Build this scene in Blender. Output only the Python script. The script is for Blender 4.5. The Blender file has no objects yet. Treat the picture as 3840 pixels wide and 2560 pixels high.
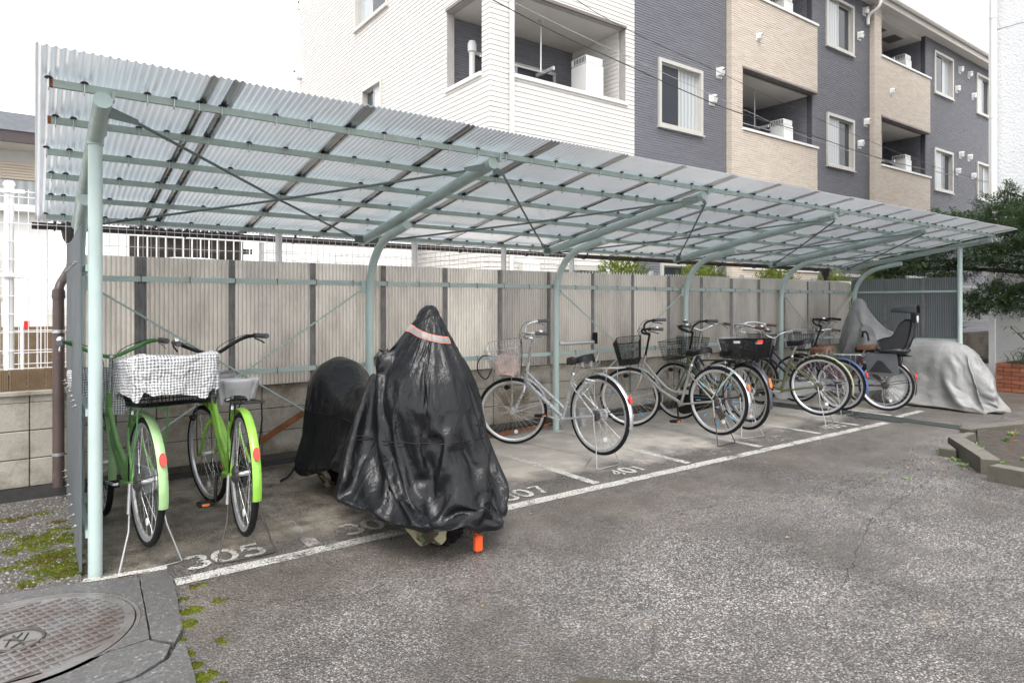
import bpy, math, random
from mathutils import Vector, Matrix
random.seed(7)
PI = math.pi
rad = math.radians
sc = bpy.context.scene
COL = sc.collection

# ------------------------------------------------------------------ camera, sky, sun, exposure
cam_d = bpy.data.cameras.new('camera'); cam = bpy.data.objects.new('camera', cam_d); COL.objects.link(cam)
YAW = math.atan(2059 / 1502)
cam.location = (0, 0, 1.4)
cam.rotation_euler = (PI / 2, 0, YAW - PI / 2)
cam_d.sensor_width = 36; cam_d.lens = 22.99; cam_d.shift_y = -0.0374
cam_d.clip_start = 0.05; cam_d.clip_end = 900
sc.camera = cam

world = bpy.data.worlds.new('World'); sc.world = world; world.use_nodes = True
wn, wl = world.node_tree.nodes, world.node_tree.links
for n in list(wn): wn.remove(n)
SUN_EL, SUN_AZ = rad(58), rad(215)      # azimuth of the sun, clockwise from +Y
sky = wn.new('ShaderNodeTexSky'); sky.sky_type = 'NISHITA'; sky.sun_disc = False
sky.sun_elevation = SUN_EL; sky.sun_rotation = SUN_AZ; sky.dust_density = 4
hsv = wn.new('ShaderNodeHueSaturation'); hsv.inputs['Saturation'].default_value = 0.25
bg1 = wn.new('ShaderNodeBackground'); bg1.inputs[1].default_value = 0.05
bg2 = wn.new('ShaderNodeBackground'); bg2.inputs[0].default_value = (0.985, 0.99, 1, 1); bg2.inputs[1].default_value = 0.72
ad = wn.new('ShaderNodeAddShader'); wo = wn.new('ShaderNodeOutputWorld')
wl.new(sky.outputs[0], hsv.inputs['Color']); wl.new(hsv.outputs[0], bg1.inputs[0])
wl.new(bg1.outputs[0], ad.inputs[0]); wl.new(bg2.outputs[0], ad.inputs[1]); wl.new(ad.outputs[0], wo.inputs[0])

sd = bpy.data.lights.new('sun', 'SUN'); sd.energy = 1.0; sd.angle = rad(30); sd.color = (1, 0.975, 0.94)
sun = bpy.data.objects.new('sun', sd); COL.objects.link(sun)
sv = Vector((math.sin(SUN_AZ) * math.cos(SUN_EL), math.cos(SUN_AZ) * math.cos(SUN_EL), math.sin(SUN_EL)))
sun.rotation_euler = sv.to_track_quat('Z', 'Y').to_euler(); sun.location = sv * 50

vs = sc.view_settings
vs.view_transform = 'Standard'; vs.look = 'None'; vs.exposure = 1.3; vs.gamma = 1; vs.use_curve_mapping = False
sc.cycles.use_adaptive_sampling = True; sc.cycles.adaptive_threshold = .03; sc.cycles.max_bounces = 6; sc.cycles.diffuse_bounces = 4; sc.cycles.glossy_bounces = 3; sc.cycles.transparent_max_bounces = 12; sc.cycles.transmission_bounces = 5

# ------------------------------------------------------------------ mesh builder
class MB:
    def __init__(s): s.v = []; s.f = []
    def add(s, vs_, fs):
        o = len(s.v); s.v.extend(tuple(p) for p in vs_); s.f.extend(tuple(i + o for i in f) for f in fs); return s
    def box(s, c, d, rot=None):
        x, y, z = d[0] / 2, d[1] / 2, d[2] / 2
        p = [Vector((a * x, b * y, e * z)) for e in (-1, 1) for b in (-1, 1) for a in (-1, 1)]
        if rot is not None: p = [rot @ q for q in p]
        c = Vector(c)
        return s.add([q + c for q in p], [(0, 2, 3, 1), (4, 5, 7, 6), (0, 1, 5, 4), (2, 6, 7, 3), (0, 4, 6, 2), (1, 3, 7, 5)])
    def bb(s, a, b):
        return s.box([(a[i] + b[i]) / 2 for i in range(3)], [abs(b[i] - a[i]) for i in range(3)])
    def bbev(s, a, b, e=0.01):
        # box with chamfered edges
        lo = [min(a[i], b[i]) for i in range(3)]; hi = [max(a[i], b[i]) for i in range(3)]
        e = min(e, *[(hi[i] - lo[i]) * .45 for i in range(3)])
        V = []; idx = {}
        for k in range(3):
            for sx in (0, 1):
                for sy in (0, 1):
                    for sz in (0, 1):
                        q = [lo[i] if (sx, sy, sz)[i] == 0 else hi[i] for i in range(3)]
                        for i in range(3):
                            if i != k: q[i] += e if (sx, sy, sz)[i] == 0 else -e
                        idx[(k, sx, sy, sz)] = len(V); V.append(q)
        F = []
        for k in range(3):
            i, j = [(1, 2), (2, 0), (0, 1)][k]
            for t in (0, 1):
                def g(a_, b_):
                    q = [0, 0, 0]; q[k] = t; q[i] = a_; q[j] = b_; return idx[(k, *q)]
                f = [g(0, 0), g(1, 0), g(1, 1), g(0, 1)]; F.append(f if t else f[::-1])
        for k in range(3):
            i, j = [(1, 2), (2, 0), (0, 1)][k]
            for a_ in (0, 1):
                for b_ in (0, 1):
                    q0 = [0, 0, 0]; q0[i] = a_; q0[j] = b_; q1 = list(q0); q1[k] = 1
                    f = [idx[(i, *q0)], idx[(i, *q1)], idx[(j, *q1)], idx[(j, *q0)]]
                    F.append(f if (a_ ^ b_) else f[::-1])
        for sx in (0, 1):
            for sy in (0, 1):
                for sz in (0, 1):
                    f = [idx[(0, sx, sy, sz)], idx[(1, sx, sy, sz)], idx[(2, sx, sy, sz)]]
                    F.append(f if (sx + sy + sz) % 2 else f[::-1])
        return s.add(V, F)
    def tube(s, pts, r, n=8, closed=False, cap=True, flat=1.0):
        pts = [Vector(p) for p in pts]; m = len(pts)
        rs = r if isinstance(r, (list, tuple)) else [r] * m
        V = []; nrm = None
        for i, p in enumerate(pts):
            a = pts[i - 1] if (i > 0 or closed) else p
            b = pts[(i + 1) % m] if (i < m - 1 or closed) else p
            t = (b - a).normalized() if (b - a).length > 1e-9 else Vector((0, 0, 1))
            if nrm is None:
                nrm = t.cross(Vector((0, 0, 1)))
                if nrm.length < 1e-3: nrm = t.cross(Vector((0, 1, 0)))
            nrm = (nrm - t * nrm.dot(t))
            if nrm.length < 1e-6: nrm = t.orthogonal()
            nrm.normalize(); bi = t.cross(nrm)
            for k in range(n):
                w = 2 * PI * k / n
                V.append(p + nrm * (math.cos(w) * rs[i]) + bi * (math.sin(w) * rs[i] * flat))
        F = []
        for i in range(m if closed else m - 1):
            j = (i + 1) % m
            for k in range(n):
                l = (k + 1) % n
                F.append((i * n + k, i * n + l, j * n + l, j * n + k))
        if cap and not closed:
            F.append(tuple(range(n))[::-1]); F.append(tuple(range((m - 1) * n, m * n)))
        return s.add(V, F)
    def lathe(s, prof, c=(0, 0, 0), axis='z', n=16):
        V = []
        for r_, h in prof:
            for k in range(n):
                w = 2 * PI * k / n; a, b = r_ * math.cos(w), r_ * math.sin(w)
                q = {'z': (a, b, h), 'y': (b, h, a), 'x': (h, a, b)}[axis]
                V.append((q[0] + c[0], q[1] + c[1], q[2] + c[2]))
        F = []
        for i in range(len(prof) - 1):
            for k in range(n):
                l = (k + 1) % n; F.append((i * n + k, i * n + l, (i + 1) * n + l, (i + 1) * n + k))
        if prof[0][0] > 1e-6: F.append(tuple(range(n))[::-1])
        if prof[-1][0] > 1e-6: F.append(tuple(range((len(prof) - 1) * n, len(prof) * n)))
        return s.add(V, F)
    def grid(s, P):
        h, w = len(P), len(P[0])
        return s.add([q for row in P for q in row], [(i * w + j, i * w + j + 1, (i + 1) * w + j + 1, (i + 1) * w + j) for i in range(h - 1) for j in range(w - 1)])
    def prism(s, poly, z0, z1):
        n = len(poly)
        return s.add([(x, y, z0) for x, y in poly] + [(x, y, z1) for x, y in poly],
                     [tuple(range(n))[::-1], tuple(range(n, 2 * n))] + [(i, (i + 1) % n, (i + 1) % n + n, i + n) for i in range(n)])
    def xf(s, M):
        s.v = [tuple(M @ Vector(p)) for p in s.v]; return s
    def mesh(s, name, mat, smooth=False, uv=False):
        me = bpy.data.meshes.new(name); me.from_pydata(s.v, [], s.f)
        if mat: me.materials.append(mat)
        if smooth:
            me.polygons.foreach_set('use_smooth', [True] * len(me.polygons))
            if smooth != 2: me.set_sharp_from_angle(angle=rad(40))
        if uv:
            u = me.uv_layers.new(name='UVMap')
            for p in me.polygons:
                nx, ny, nz = (abs(q) for q in p.normal)
                for li in p.loop_indices:
                    c = me.vertices[me.loops[li].vertex_index].co
                    u.data[li].uv = (c.y, c.z) if nx >= ny and nx >= nz else ((c.x, c.z) if ny >= nz else (c.x, c.y))
        me.update(); return me
    def build(s, name, mat, parent=None, smooth=False, uv=False):
        return link(name, s.mesh(name, mat, smooth, uv), parent)

def link(name, me, parent=None, loc=None, rot=None):
    o = bpy.data.objects.new(name, me); COL.objects.link(o); o.parent = parent
    if loc: o.location = loc
    if rot: o.rotation_euler = rot
    return o
def tag(o, label=None, cat=None, group=None, kind=None):
    if label: o['label'] = label
    if cat: o['category'] = cat
    if group: o['group'] = group
    if kind: o['kind'] = kind
    return o
def thing(name, label, cat, loc=(0, 0, 0), rot=(0, 0, 0), group=None):
    o = bpy.data.objects.new(name, None); COL.objects.link(o); o.location = loc; o.rotation_euler = rot
    o.empty_display_size = .1
    return tag(o, label, cat, group)
def struct(o, label, cat=None): return tag(o, label, cat, kind='structure')
def arc(c, r, a0, a1, n, plane='xz', k=0):
    out = []
    for i in range(n + 1):
        w = a0 + (a1 - a0) * i / n; a, b = r * math.cos(w), r * math.sin(w)
        out.append({'xz': (c[0] + a, k, c[1] + b), 'yz': (k, c[0] + a, c[1] + b), 'xy': (c[0] + a, c[1] + b, k)}[plane])
    return out
def smooth_path(p, it=2):
    p = [Vector(q) for q in p]
    for _ in range(it):
        q = [p[0]]
        for a, b in zip(p, p[1:]): q += [a * .75 + b * .25, a * .25 + b * .75]
        q.append(p[-1]); p = q
    return p

# ------------------------------------------------------------------ materials
class NT:
    def __init__(s, name):
        s.m = bpy.data.materials.new(name); s.m.use_nodes = True
        s.n, s.l = s.m.node_tree.nodes, s.m.node_tree.links
        for q in list(s.n): s.n.remove(q)
        s.out = s.n.new('ShaderNodeOutputMaterial')
    def node(s, t, ins=None, **kw):
        q = s.n.new('ShaderNode' + t)
        for k, v in kw.items(): setattr(q, k, v)
        for k, v in (ins or {}).items():
            if hasattr(v, 'is_output') or isinstance(v, bpy.types.NodeSocket): s.l.new(v, q.inputs[k])
            elif hasattr(v, 'outputs'): s.l.new(v.outputs[0], q.inputs[k])
            else: q.inputs[k].default_value = v
        return q
    def math(s, op, a, b=0.0, c=None):
        ins = {0: a, 1: b}
        if c is not None: ins[2] = c
        return s.node('Math', ins, operation=op).outputs[0]
    def ramp(s, f, stops, interp='LINEAR'):
        r_ = s.node('ValToRGB', {0: f}); e = r_.color_ramp.elements; r_.color_ramp.interpolation = interp
        while len(e) < len(stops): e.new(.5)
        for q, (p, c) in zip(e, stops):
            q.position = p; q.color = (*c, 1) if len(c) == 3 else c
        return r_.outputs[0]
    def mix(s, f, a, b, blend='MIX'):
        q = s.node('MixRGB', {0: f}, blend_type=blend)
        for i, v in ((1, a), (2, b)):
            if isinstance(v, (tuple, list)): q.inputs[i].default_value = (*v[:3], 1)
            else: s.l.new(v, q.inputs[i])
        return q.outputs[0]
    def noise(s, vec, scale, detail=4, rough=.55, dist=0):
        return s.node('TexNoise', {'Vector': vec, 'Scale': scale, 'Detail': detail, 'Roughness': rough, 'Distortion': dist}).outputs['Fac']
    def mr(s, v, a, b, c=0, d=1):
        return s.node('MapRange', {'Value': v, 'From Min': a, 'From Max': b, 'To Min': c, 'To Max': d}).outputs[0]
    def bump(s, h, st, dist=.01, nrm=None):
        ins = {'Height': h, 'Strength': st, 'Distance': dist}
        if nrm is not None: ins['Normal'] = nrm
        return s.node('Bump', ins).outputs[0]
    def bsdf(s, **kw):
        ins = {}
        for k, v in kw.items():
            k = {'col': 'Base Color', 'rough': 'Roughness', 'metal': 'Metallic', 'spec': 'Specular IOR Level', 'nrm': 'Normal', 'coat': 'Coat Weight', 'alpha': 'Alpha', 'trans': 'Transmission Weight'}[k]
            if k == 'Base Color' and isinstance(v, (tuple, list)): v = (*v[:3], 1)
            ins[k] = v
        return s.node('BsdfPrincipled', ins)
    def fin(s, sh):
        s.l.new(sh.outputs[0] if hasattr(sh, 'outputs') else sh, s.out.inputs[0]); return s.m
    def obj(s): return s.node('TexCoord').outputs['Object']
    def pos(s): return s.node('NewGeometry').outputs['Position']

def mat(name, col, rough=.5, metal=0.0, spec=.5, var=.12, vs_=6, bump=0, bs=60, dirt=None, coat=0.0, rvar=.1, world=False):
    t = NT(name); c = t.pos() if world else t.obj()
    nz = t.noise(c, vs_, 5, .6)
    k = t.mr(nz, .25, .75, 1 - var, 1 + var)
    cc = t.mix(1, tuple(col), k, 'MULTIPLY')
    if dirt:
        dcol, thr, dsc, amt = dirt
        f = t.math('MULTIPLY', t.mr(t.noise(c, dsc, 6, .65), thr, thr + .08), amt); cc = t.mix(f, cc, dcol)
    r_ = t.mr(t.noise(c, vs_ * 2.3, 3), .3, .7, max(0.02, rough - rvar), min(1, rough + rvar))
    kw = dict(col=cc, rough=r_, metal=metal, spec=spec, coat=coat)
    if bump: kw['nrm'] = t.bump(t.noise(c, bs, 4, .6), bump, .01)
    return t.fin(t.bsdf(**kw))

def poly_mat(name, col, tr, dirt_shade_col, gloss=.08, rough=.28, wob=.25, ax=0, rib=.3, ior=1.5, orand=0, gmax=.8):
    # translucent ribbed polycarbonate with grime and painted rib shading
    t = NT(name); p = t.pos()
    mp = t.node('Mapping', {'Vector': p, 'Scale': (1, .35, .35)})
    nz = t.noise(mp.outputs[0], 3.2, 5, .65)
    f = t.mr(nz, .42, .78)
    c = t.mix(t.math('MULTIPLY', f, wob), tuple(col), dirt_shade_col)
    if orand: c = t.mix(1, c, t.mr(t.node('ObjectInfo').outputs['Random'], 0, 1, 1 - orand, 1 + orand * .5), 'MULTIPLY')
    # edge-on shading of the ribs put into the colour, one dark stripe per valley
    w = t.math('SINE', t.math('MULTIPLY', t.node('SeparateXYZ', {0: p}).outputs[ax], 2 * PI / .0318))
    c = t.mix(t.math('MULTIPLY', t.mr(w, .55, 1.0), rib), c, dirt_shade_col)
    ct = t.mix(1, c, tuple(tr), 'MULTIPLY')
    d = t.node('BsdfDiffuse', {'Color': c}); x = t.node('BsdfTranslucent', {'Color': ct})
    a = t.node('AddShader', {0: d, 1: x})
    g = t.node('BsdfGlossy', {'Color': (.9, .9, .92, 1), 'Roughness': rough})
    fr = t.node('Fresnel', {'IOR': ior})
    k = t.math('MINIMUM', t.math('ADD', t.math('MULTIPLY', fr, .85), gloss * .3), gmax)
    return t.fin(t.node('MixShader', {0: k, 1: a, 2: g}))

M = {}
M['green'] = mat('shelter_paint', (.37, .455, .43), .42, var=.10, vs_=9, dirt=((.10, .055, .03), .70, 16, .9), bump=.08, bs=40)
M['green_post'] = mat('post_paint', (.44, .535, .51), .38, var=.07, vs_=5, dirt=((.12, .08, .05), .735, 30, .9), bump=.05, bs=30)
M['purlin'] = mat('purlin_paint', (.35, .43, .39), .5, var=.15, vs_=12, dirt=((.13, .065, .03), .66, 14, .9), bump=.1, bs=50)
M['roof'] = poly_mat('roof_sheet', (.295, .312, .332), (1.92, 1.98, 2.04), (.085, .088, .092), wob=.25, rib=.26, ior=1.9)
M['roof_dirt'] = mat('roof_lap_dirt', (.10, .095, .09), .8, var=.5, vs_=60, dirt=((.16, .05, .025), .56, 30, .9))
M['rod'] = mat('rod_paint', (.115, .15, .14), .5, var=.2, vs_=12, dirt=((.09, .05, .03), .62, 14, .8))
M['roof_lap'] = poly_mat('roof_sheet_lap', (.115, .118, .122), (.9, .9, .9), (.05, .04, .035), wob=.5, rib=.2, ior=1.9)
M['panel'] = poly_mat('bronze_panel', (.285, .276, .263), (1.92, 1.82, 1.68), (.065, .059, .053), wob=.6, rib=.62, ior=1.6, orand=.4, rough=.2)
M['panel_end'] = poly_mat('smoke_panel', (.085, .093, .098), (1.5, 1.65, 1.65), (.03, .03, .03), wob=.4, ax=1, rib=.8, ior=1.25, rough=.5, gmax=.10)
M['panel_lap'] = mat('panel_lap_dirt', (.19, .182, .178), .5, var=.3, vs_=10)
M['gutter'] = mat('brown_gutter', (.05, .036, .036), .42, var=.2, vs_=8)
M['pipe'] = mat('brown_downpipe', (.085, .06, .055), .45, var=.2, vs_=6, dirt=((.16, .13, .11), .6, 5, .5))
M['steel'] = mat('galvanised_steel', (.55, .56, .57), .35, .85, var=.12, vs_=20)
M['dark_steel'] = mat('dark_steel', (.07, .065, .06), .5, .4, var=.3, vs_=30)
M['chrome'] = mat('chrome', (.72, .72, .72), .22, 1.0, var=.12, vs_=40, dirt=((.18, .12, .08), .70, 50, .5))
M['alu'] = mat('aluminium', (.66, .66, .67), .36, .75, var=.08, vs_=25)
M['rubber'] = mat('tyre_rubber', (.010, .010, .011), .75, spec=.25, var=.3, vs_=30, dirt=((.05, .046, .042), .60, 20, .4))
M['black'] = mat('black_plastic', (.009, .009, .010), .42, spec=.3, var=.2, vs_=30)
M['blackmetal'] = mat('black_metal', (.011, .011, .012), .4, .1, spec=.3, var=.2, vs_=30)
M['saddle'] = mat('saddle_vinyl', (.008, .008, .009), .36, spec=.3, var=.2, vs_=12, bump=.05, bs=80)
M['brownsad'] = mat('brown_saddle', (.16, .075, .042), .5, var=.25, vs_=12)
M['redrefl'] = mat('red_reflector', (.72, .022, .01), .18, var=.1, coat=.6)
M['orange'] = mat('orange_reflector', (.78, .16, .02), .25, var=.1, coat=.5)
M['whiterefl'] = mat('white_reflector', (.75, .77, .76), .25)
M['rust'] = mat('rusty_steel', (.20, .075, .03), .85, var=.45, vs_=18, bump=.2, bs=60)
M['white'] = mat('white_paint', (.80, .80, .80), .45, var=.05)
M['whitefence'] = mat('white_fence', (.82, .82, .82), .45, var=.05, vs_=3)
M['grip'] = mat('grey_grip', (.09, .09, .1), .6)
M['brown_grip'] = mat('brown_grip', (.12, .05, .03), .6)
M['bluebead'] = mat('blue_spoke_bead', (.06, .42, .80), .4)

WORLDP = set()
_link0 = link
def link(name, me, parent=None, loc=None, rot=None):
    o = _link0(name, me, parent, loc, rot)
    if parent is not None and parent.name in WORLDP: o.matrix_parent_inverse = Matrix.Translation(-Vector(parent.location))
    return o
def wthing(name, label, cat, loc, group=None):
    # an Empty whose parts are laid out in world coordinates
    o = thing(name, label, cat, loc, group=group); WORLDP.add(o.name); return o
# ------------------------------------------------------------------ ground
def ground_mat():
    t = NT('wet_asphalt'); p = t.pos(); xyz = t.node('SeparateXYZ', {0: p}); X, Y = xyz.outputs[0], xyz.outputs[1]
    big = t.noise(p, .75, 5, .6); mid = t.noise(p, 2.6, 5, .6); fine = t.noise(p, 45, 4, .7); vfine = t.noise(p, 160, 3, .7)
    vo = t.node('TexVoronoi', {'Vector': p, 'Scale': 102.0}); vd, vc = vo.outputs['Distance'], vo.outputs['Color']
    vs2 = t.node('TexVoronoi', {'Vector': p, 'Scale': 42.0}); v2c = vs2.outputs['Color']
    g = t.node('SeparateColor', {0: vc}).outputs[0]; g2 = t.node('SeparateColor', {0: v2c}).outputs[1]
    stone = t.ramp(g, [(0, (.048, .045, .044)), (.35, (.118, .111, .108)), (.62, (.20, .191, .184)), (.85, (.255, .247, .24)), (1, (.37, .36, .35))])
    chip = t.math('GREATER_THAN', g2, .955); inner = t.math('LESS_THAN', vs2.outputs['Distance'], .42)
    stone = t.mix(t.math('MULTIPLY', t.math('MULTIPLY', chip, inner), .75), stone, (.42, .41, .395))
    stone = t.mix(t.mr(vd, .36, .60, 0, .9), stone, (.038, .035, .034))
    stone = t.mix(t.mr(fine, .35, .7, .35, 0), stone, (.09, .085, .08))
    # dry / damp patches
    stone = t.mix(t.mr(t.math('ADD', big, t.math('MULTIPLY', t.math('SUBTRACT', mid, .5), .25)), .36, .56, .75, 0), stone, (.056, .052, .048))
    stone = t.mix(t.math('MULTIPLY', t.mr(mid, .60, .75), .4), stone, (.14, .118, .088))
    # brownish silt towards the line and the slab
    silt = t.math('MULTIPLY', t.mr(t.math('ABSOLUTE', t.math('SUBTRACT', Y, t.math('ADD', 3.35, t.math('MULTIPLY', t.math('SUBTRACT', mid, .5), 1.2)))), .1, .85, 1, 0), .62)
    stone = t.mix(silt, stone, t.mix(mid, (.05, .043, .033), (.105, .092, .078)))
    # worn concrete-like floor of the bay (right part), silt floor (left part)
    wob = t.math('MULTIPLY', t.math('SUBTRACT', mid, .5), .9)
    inY = t.mr(t.math('ADD', Y, wob), 3.95, 4.35); inX = t.mr(t.math('ADD', X, wob), 2.0, 2.9)
    conc = t.mix(mid, (.31, .287, .252), (.44, .412, .372)); conc = t.mix(t.mr(vfine, .3, .75, .45, 0), conc, (.21, .194, .17))
    conc = t.mix(t.mr(big, .35, .5, .6, 0), conc, (.24, .215, .178))
    f = t.math('MULTIPLY', inY, inX); f = t.math('MULTIPLY', f, .86)
    col = t.mix(f, stone, conc)
    left = t.math('MULTIPLY', t.mr(t.math('ADD', Y, wob), 3.75, 4.1), t.mr(t.math('ADD', X, wob), 2.0, 2.9, 1, 0))
    dark = t.mix(t.mr(t.noise(p, 5, 6, .7), .38, .62), (.06, .053, .04), (.23, .205, .165)); dark = t.mix(t.mr(t.noise(p, 9, 6, .7), .57, .68), dark, (.06, .066, .016))
    dark = t.mix(t.mr(vfine, .45, .8, 0, .5), dark, (.24, .22, .19))
    col = t.mix(t.math('MULTIPLY', left, .85), col, dark)
    # olive moss stains with shapes of their own
    ms = t.math('MULTIPLY', t.mr(t.noise(p, 3.3, 6, .7), .66, .74), .4); col = t.mix(ms, col, (.09, .092, .03))
    # cracks
    cr = t.node('TexVoronoi', {'Vector': t.node('Mapping', {'Vector': p, 'Scale': (.42, .42, 1)}).outputs[0], 'Scale': 1.0, 'Randomness': 1.0}, feature='DISTANCE_TO_EDGE')
    wd = t.math('ADD', cr.outputs['Distance'], t.math('MULTIPLY', t.math('SUBTRACT', fine, .5), .012))
    col = t.mix(t.math('MULTIPLY', t.mr(wd, .0012, .004, .6, 0), t.mr(t.noise(p, .9, 2), .52, .6)), col, (.03, .028, .026))
    col = t.mix(1, col, t.math('MULTIPLY', t.mr(t.noise(p, .85, 6, .66, .4), .30, .70, .80, 1.42), t.mr(t.noise(p, 4.5, 5, .7), .3, .7, .82, 1.2)), 'MULTIPLY')
    wet = t.mr(t.noise(p, .55, 4, .6), .36, .62)
    rough = t.math('ADD', t.mr(wet, 0, 1, .26, .60), t.math('MULTIPLY', t.math('SUBTRACT', g, .5), .25))
    rough = t.mix(f, rough, (.62, .62, .62))
    h = t.math('ADD', t.math('MULTIPLY', vd, -1), t.math('MULTIPLY', fine, .5)); st = t.mr(f, 0, .8, 1.0, .15)
    n1 = t.bump(h, st, .007)
    return t.fin(t.bsdf(col=t.mix(1, col, (1.30, 1.285, 1.285), 'MULTIPLY'), rough=rough, spec=t.mr(wet, 0, 1, .5, .25), nrm=n1))
M['asphalt'] = ground_mat()
gr = MB().add([(-300, -300, 0), (300, -300, 0), (300, 300, 0), (-300, 300, 0)], [(0, 1, 2, 3)]).build('ground', M['asphalt'])
struct(gr, 'wet grey asphalt yard with speckled stones in front of the bicycle shelter', 'ground')

# worn road paint
t = NT('worn_paint'); p = t.pos()
e = t.math('ADD', t.math('MULTIPLY', t.noise(p, 70, 5, .75), .55), t.math('MULTIPLY', t.noise(p, 4.5, 5, .7), .75))
vo = t.node('TexVoronoi', {'Vector': p, 'Scale': 45.0}, feature='DISTANCE_TO_EDGE')
a = t.math('MULTIPLY', t.mr(e, .515, .63, 0, .95), t.mr(vo.outputs['Distance'], .02, .07))
b = t.bsdf(col=t.mix(t.noise(p, 25, 4), (.42, .405, .37), (.64, .63, .59)), rough=.65)
M['paint'] = t.fin(t.node('MixShader', {0: a, 1: t.node('BsdfTransparent'), 2: b}))
t = NT('faded_paint'); p = t.pos()
e = t.math('ADD', t.math('MULTIPLY', t.noise(p, 60, 5, .75), .6), t.math('MULTIPLY', t.noise(p, 7, 4, .6), .6))
b = t.bsdf(col=(.42, .40, .36), rough=.7)
M['paint_faded'] = t.fin(t.node('MixShader', {0: t.mr(e, .58, .70, 0, .75), 1: t.node('BsdfTransparent'), 2: b}))

def ribbon(mb, pts, w, z, closed=False):
    pts = [Vector((q[0], q[1])) for q in pts]; n = len(pts); L = []
    for i, q in enumerate(pts):
        a_ = pts[i - 1] if (i or closed) else q; b_ = pts[(i + 1) % n] if (i < n - 1 or closed) else q
        d = (b_ - a_).normalized(); k = Vector((-d.y, d.x)) * (w / 2); L.append((q + k, q - k))
    V = [(q.x, q.y, z) for pr in L for q in pr]
    mb.add(V, [(2 * i, 2 * i + 1, 2 * ((i + 1) % n) + 1, 2 * ((i + 1) % n)) for i in range(n if closed else n - 1)])
def marks(pts, w, name='parking_line', m='paint', z=.004):
    mb = MB(); ribbon(mb, pts, w, z); return mb.build(name, M[m], gr)
def line_pts(a, b, n=14, j=.004):
    return [(a[0] + (b[0] - a[0]) * i / n + random.uniform(-j, j), a[1] + (b[1] - a[1]) * i / n + random.uniform(-j, j)) for i in range(n + 1)]
marks(line_pts((.57, 3.645), (8.05, 3.60), 60), .098); marks(line_pts((8.5, 3.70), (9.3, 3.73), 10), .085)
marks(line_pts((.19, 3.85), (.55, 3.79), 8), .05, m='paint', z=.034)
for i, x in enumerate((1.31, 2.415, 3.52, 4.62, 5.71, 6.80, 7.62)):
    marks(line_pts((x, 3.71), (x - .03, 5.45 if i > 1 else 4.75)), .082, m='paint' if i > 1 else 'paint_faded')
marks(line_pts((8.62, 3.8), (8.6, 5.3)), .07)
def digit(ch):
    el = lambda cx, cy, rx, ry, a0, a1, n=18: [(cx + rx * math.cos(rad(a0 + (a1 - a0) * i / n)), cy + ry * math.sin(rad(a0 + (a1 - a0) * i / n))) for i in range(n + 1)]
    return {'0': [el(.3, .5, .27, .45, 0, 360, 28)], '1': [[(.12, .78), (.3, .95), (.3, .05)]],
            '2': [el(.3, .70, .25, .25, 165, -30) + [(.06, .06), (.58, .06)]],
            '3': [el(.29, .72, .24, .23, 150, -80, 14) , el(.29, .27, .26, .24, 85, -150, 16)],
            '4': [[(.46, .03), (.46, .95), (.05, .3), (.6, .3)]],
            '5': [[(.53, .94), (.14, .94), (.1, .52)] + el(.29, .32, .26, .28, 120, -150, 16)],
            '7': [[(.06, .93), (.55, .93), (.26, .04)]], '6': [el(.3, .3, .25, .26, 0, 360, 22), [(.08, .4), (.2, .75), (.48, .95)]]}[ch]
def number(txt, x, y, h, m='paint', w=.034):
    mb = MB()
    for i, ch in enumerate(txt):
        for st in digit(ch): ribbon(mb, [(x + i * h * .74 + q[0] * h, y + q[1] * h) for q in st], w, .006)
    mb.build('bay_number', M[m], gr)
number('305', .645, 3.76, .195); number('306', 1.52, 3.76, .195); number('307', 2.70, 3.745, .19); number('401', 3.82, 3.765, .17)
number('402', 4.98, 3.74, .18, 'paint_faded'); number('403', 5.95, 3.74, .18, 'paint_faded'); number('405', 7.10, 3.76, .18)

# puddle at the near edge
mb = MB(); P = []
for i in range(40):
    w = 2 * PI * i / 40; k = 1 + .10 * math.sin(5 * w) + .07 * math.sin(11 * w + 1) + random.uniform(-.05, .05)
    P.append((1.57 + .50 * k * math.cos(w) * .8 + .16 * math.sin(w), 1.38 + .36 * k * math.sin(w) - .30 * math.cos(w)))
mb.add([(*q, .003) for q in P], [tuple(range(40))])
t = NT('puddle_water'); p = t.pos()
b = t.bsdf(col=t.mix(t.noise(p, 30, 5), (.035, .03, .02), (.09, .078, .06)), rough=.12, spec=.5)
M['puddle'] = t.fin(b); mb.build('puddle', M['puddle'], gr)

# concrete slab with the manhole (ring piece + apron pieces)
t = NT('slab_concrete'); p = t.pos()
g = t.node('SeparateColor', {0: t.node('TexVoronoi', {'Vector': p, 'Scale': 110.0}).outputs['Color']}).outputs[0]
c = t.ramp(g, [(0, (.065, .064, .065)), (.6, (.10, .098, .098)), (.95, (.135, .132, .13)), (1, (.25, .245, .235))])
c = t.mix(t.mr(t.noise(p, 3, 5, .6), .35, .6, .5, 0), c, (.075, .072, .069)); c = t.mix(t.mr(t.noise(p, 14, 5, .7), .62, .75, 0, .4), c, (.085, .08, .04))
M['slab'] = t.fin(t.bsdf(col=c, rough=t.mr(t.noise(p, 2, 4), .3, .7, .32, .6), nrm=t.bump(t.math('ADD', t.noise(p, 130, 4, .7), t.math('MULTIPLY', t.noise(p, 8, 3), 1.5)), .35, .006)))
MC = (-.055, 3.345); MR = .425
slab = MB()
outer = [(-1.6, 4.02), (-.6, 3.96), (-.13, 3.905), (.20, 3.835), (.418, 3.755), (.40, 3.4), (.378, 3.035), (.10, 3.0), (-.3, 2.99), (-.9, 2.98), (-1.6, 3.0)]
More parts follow.
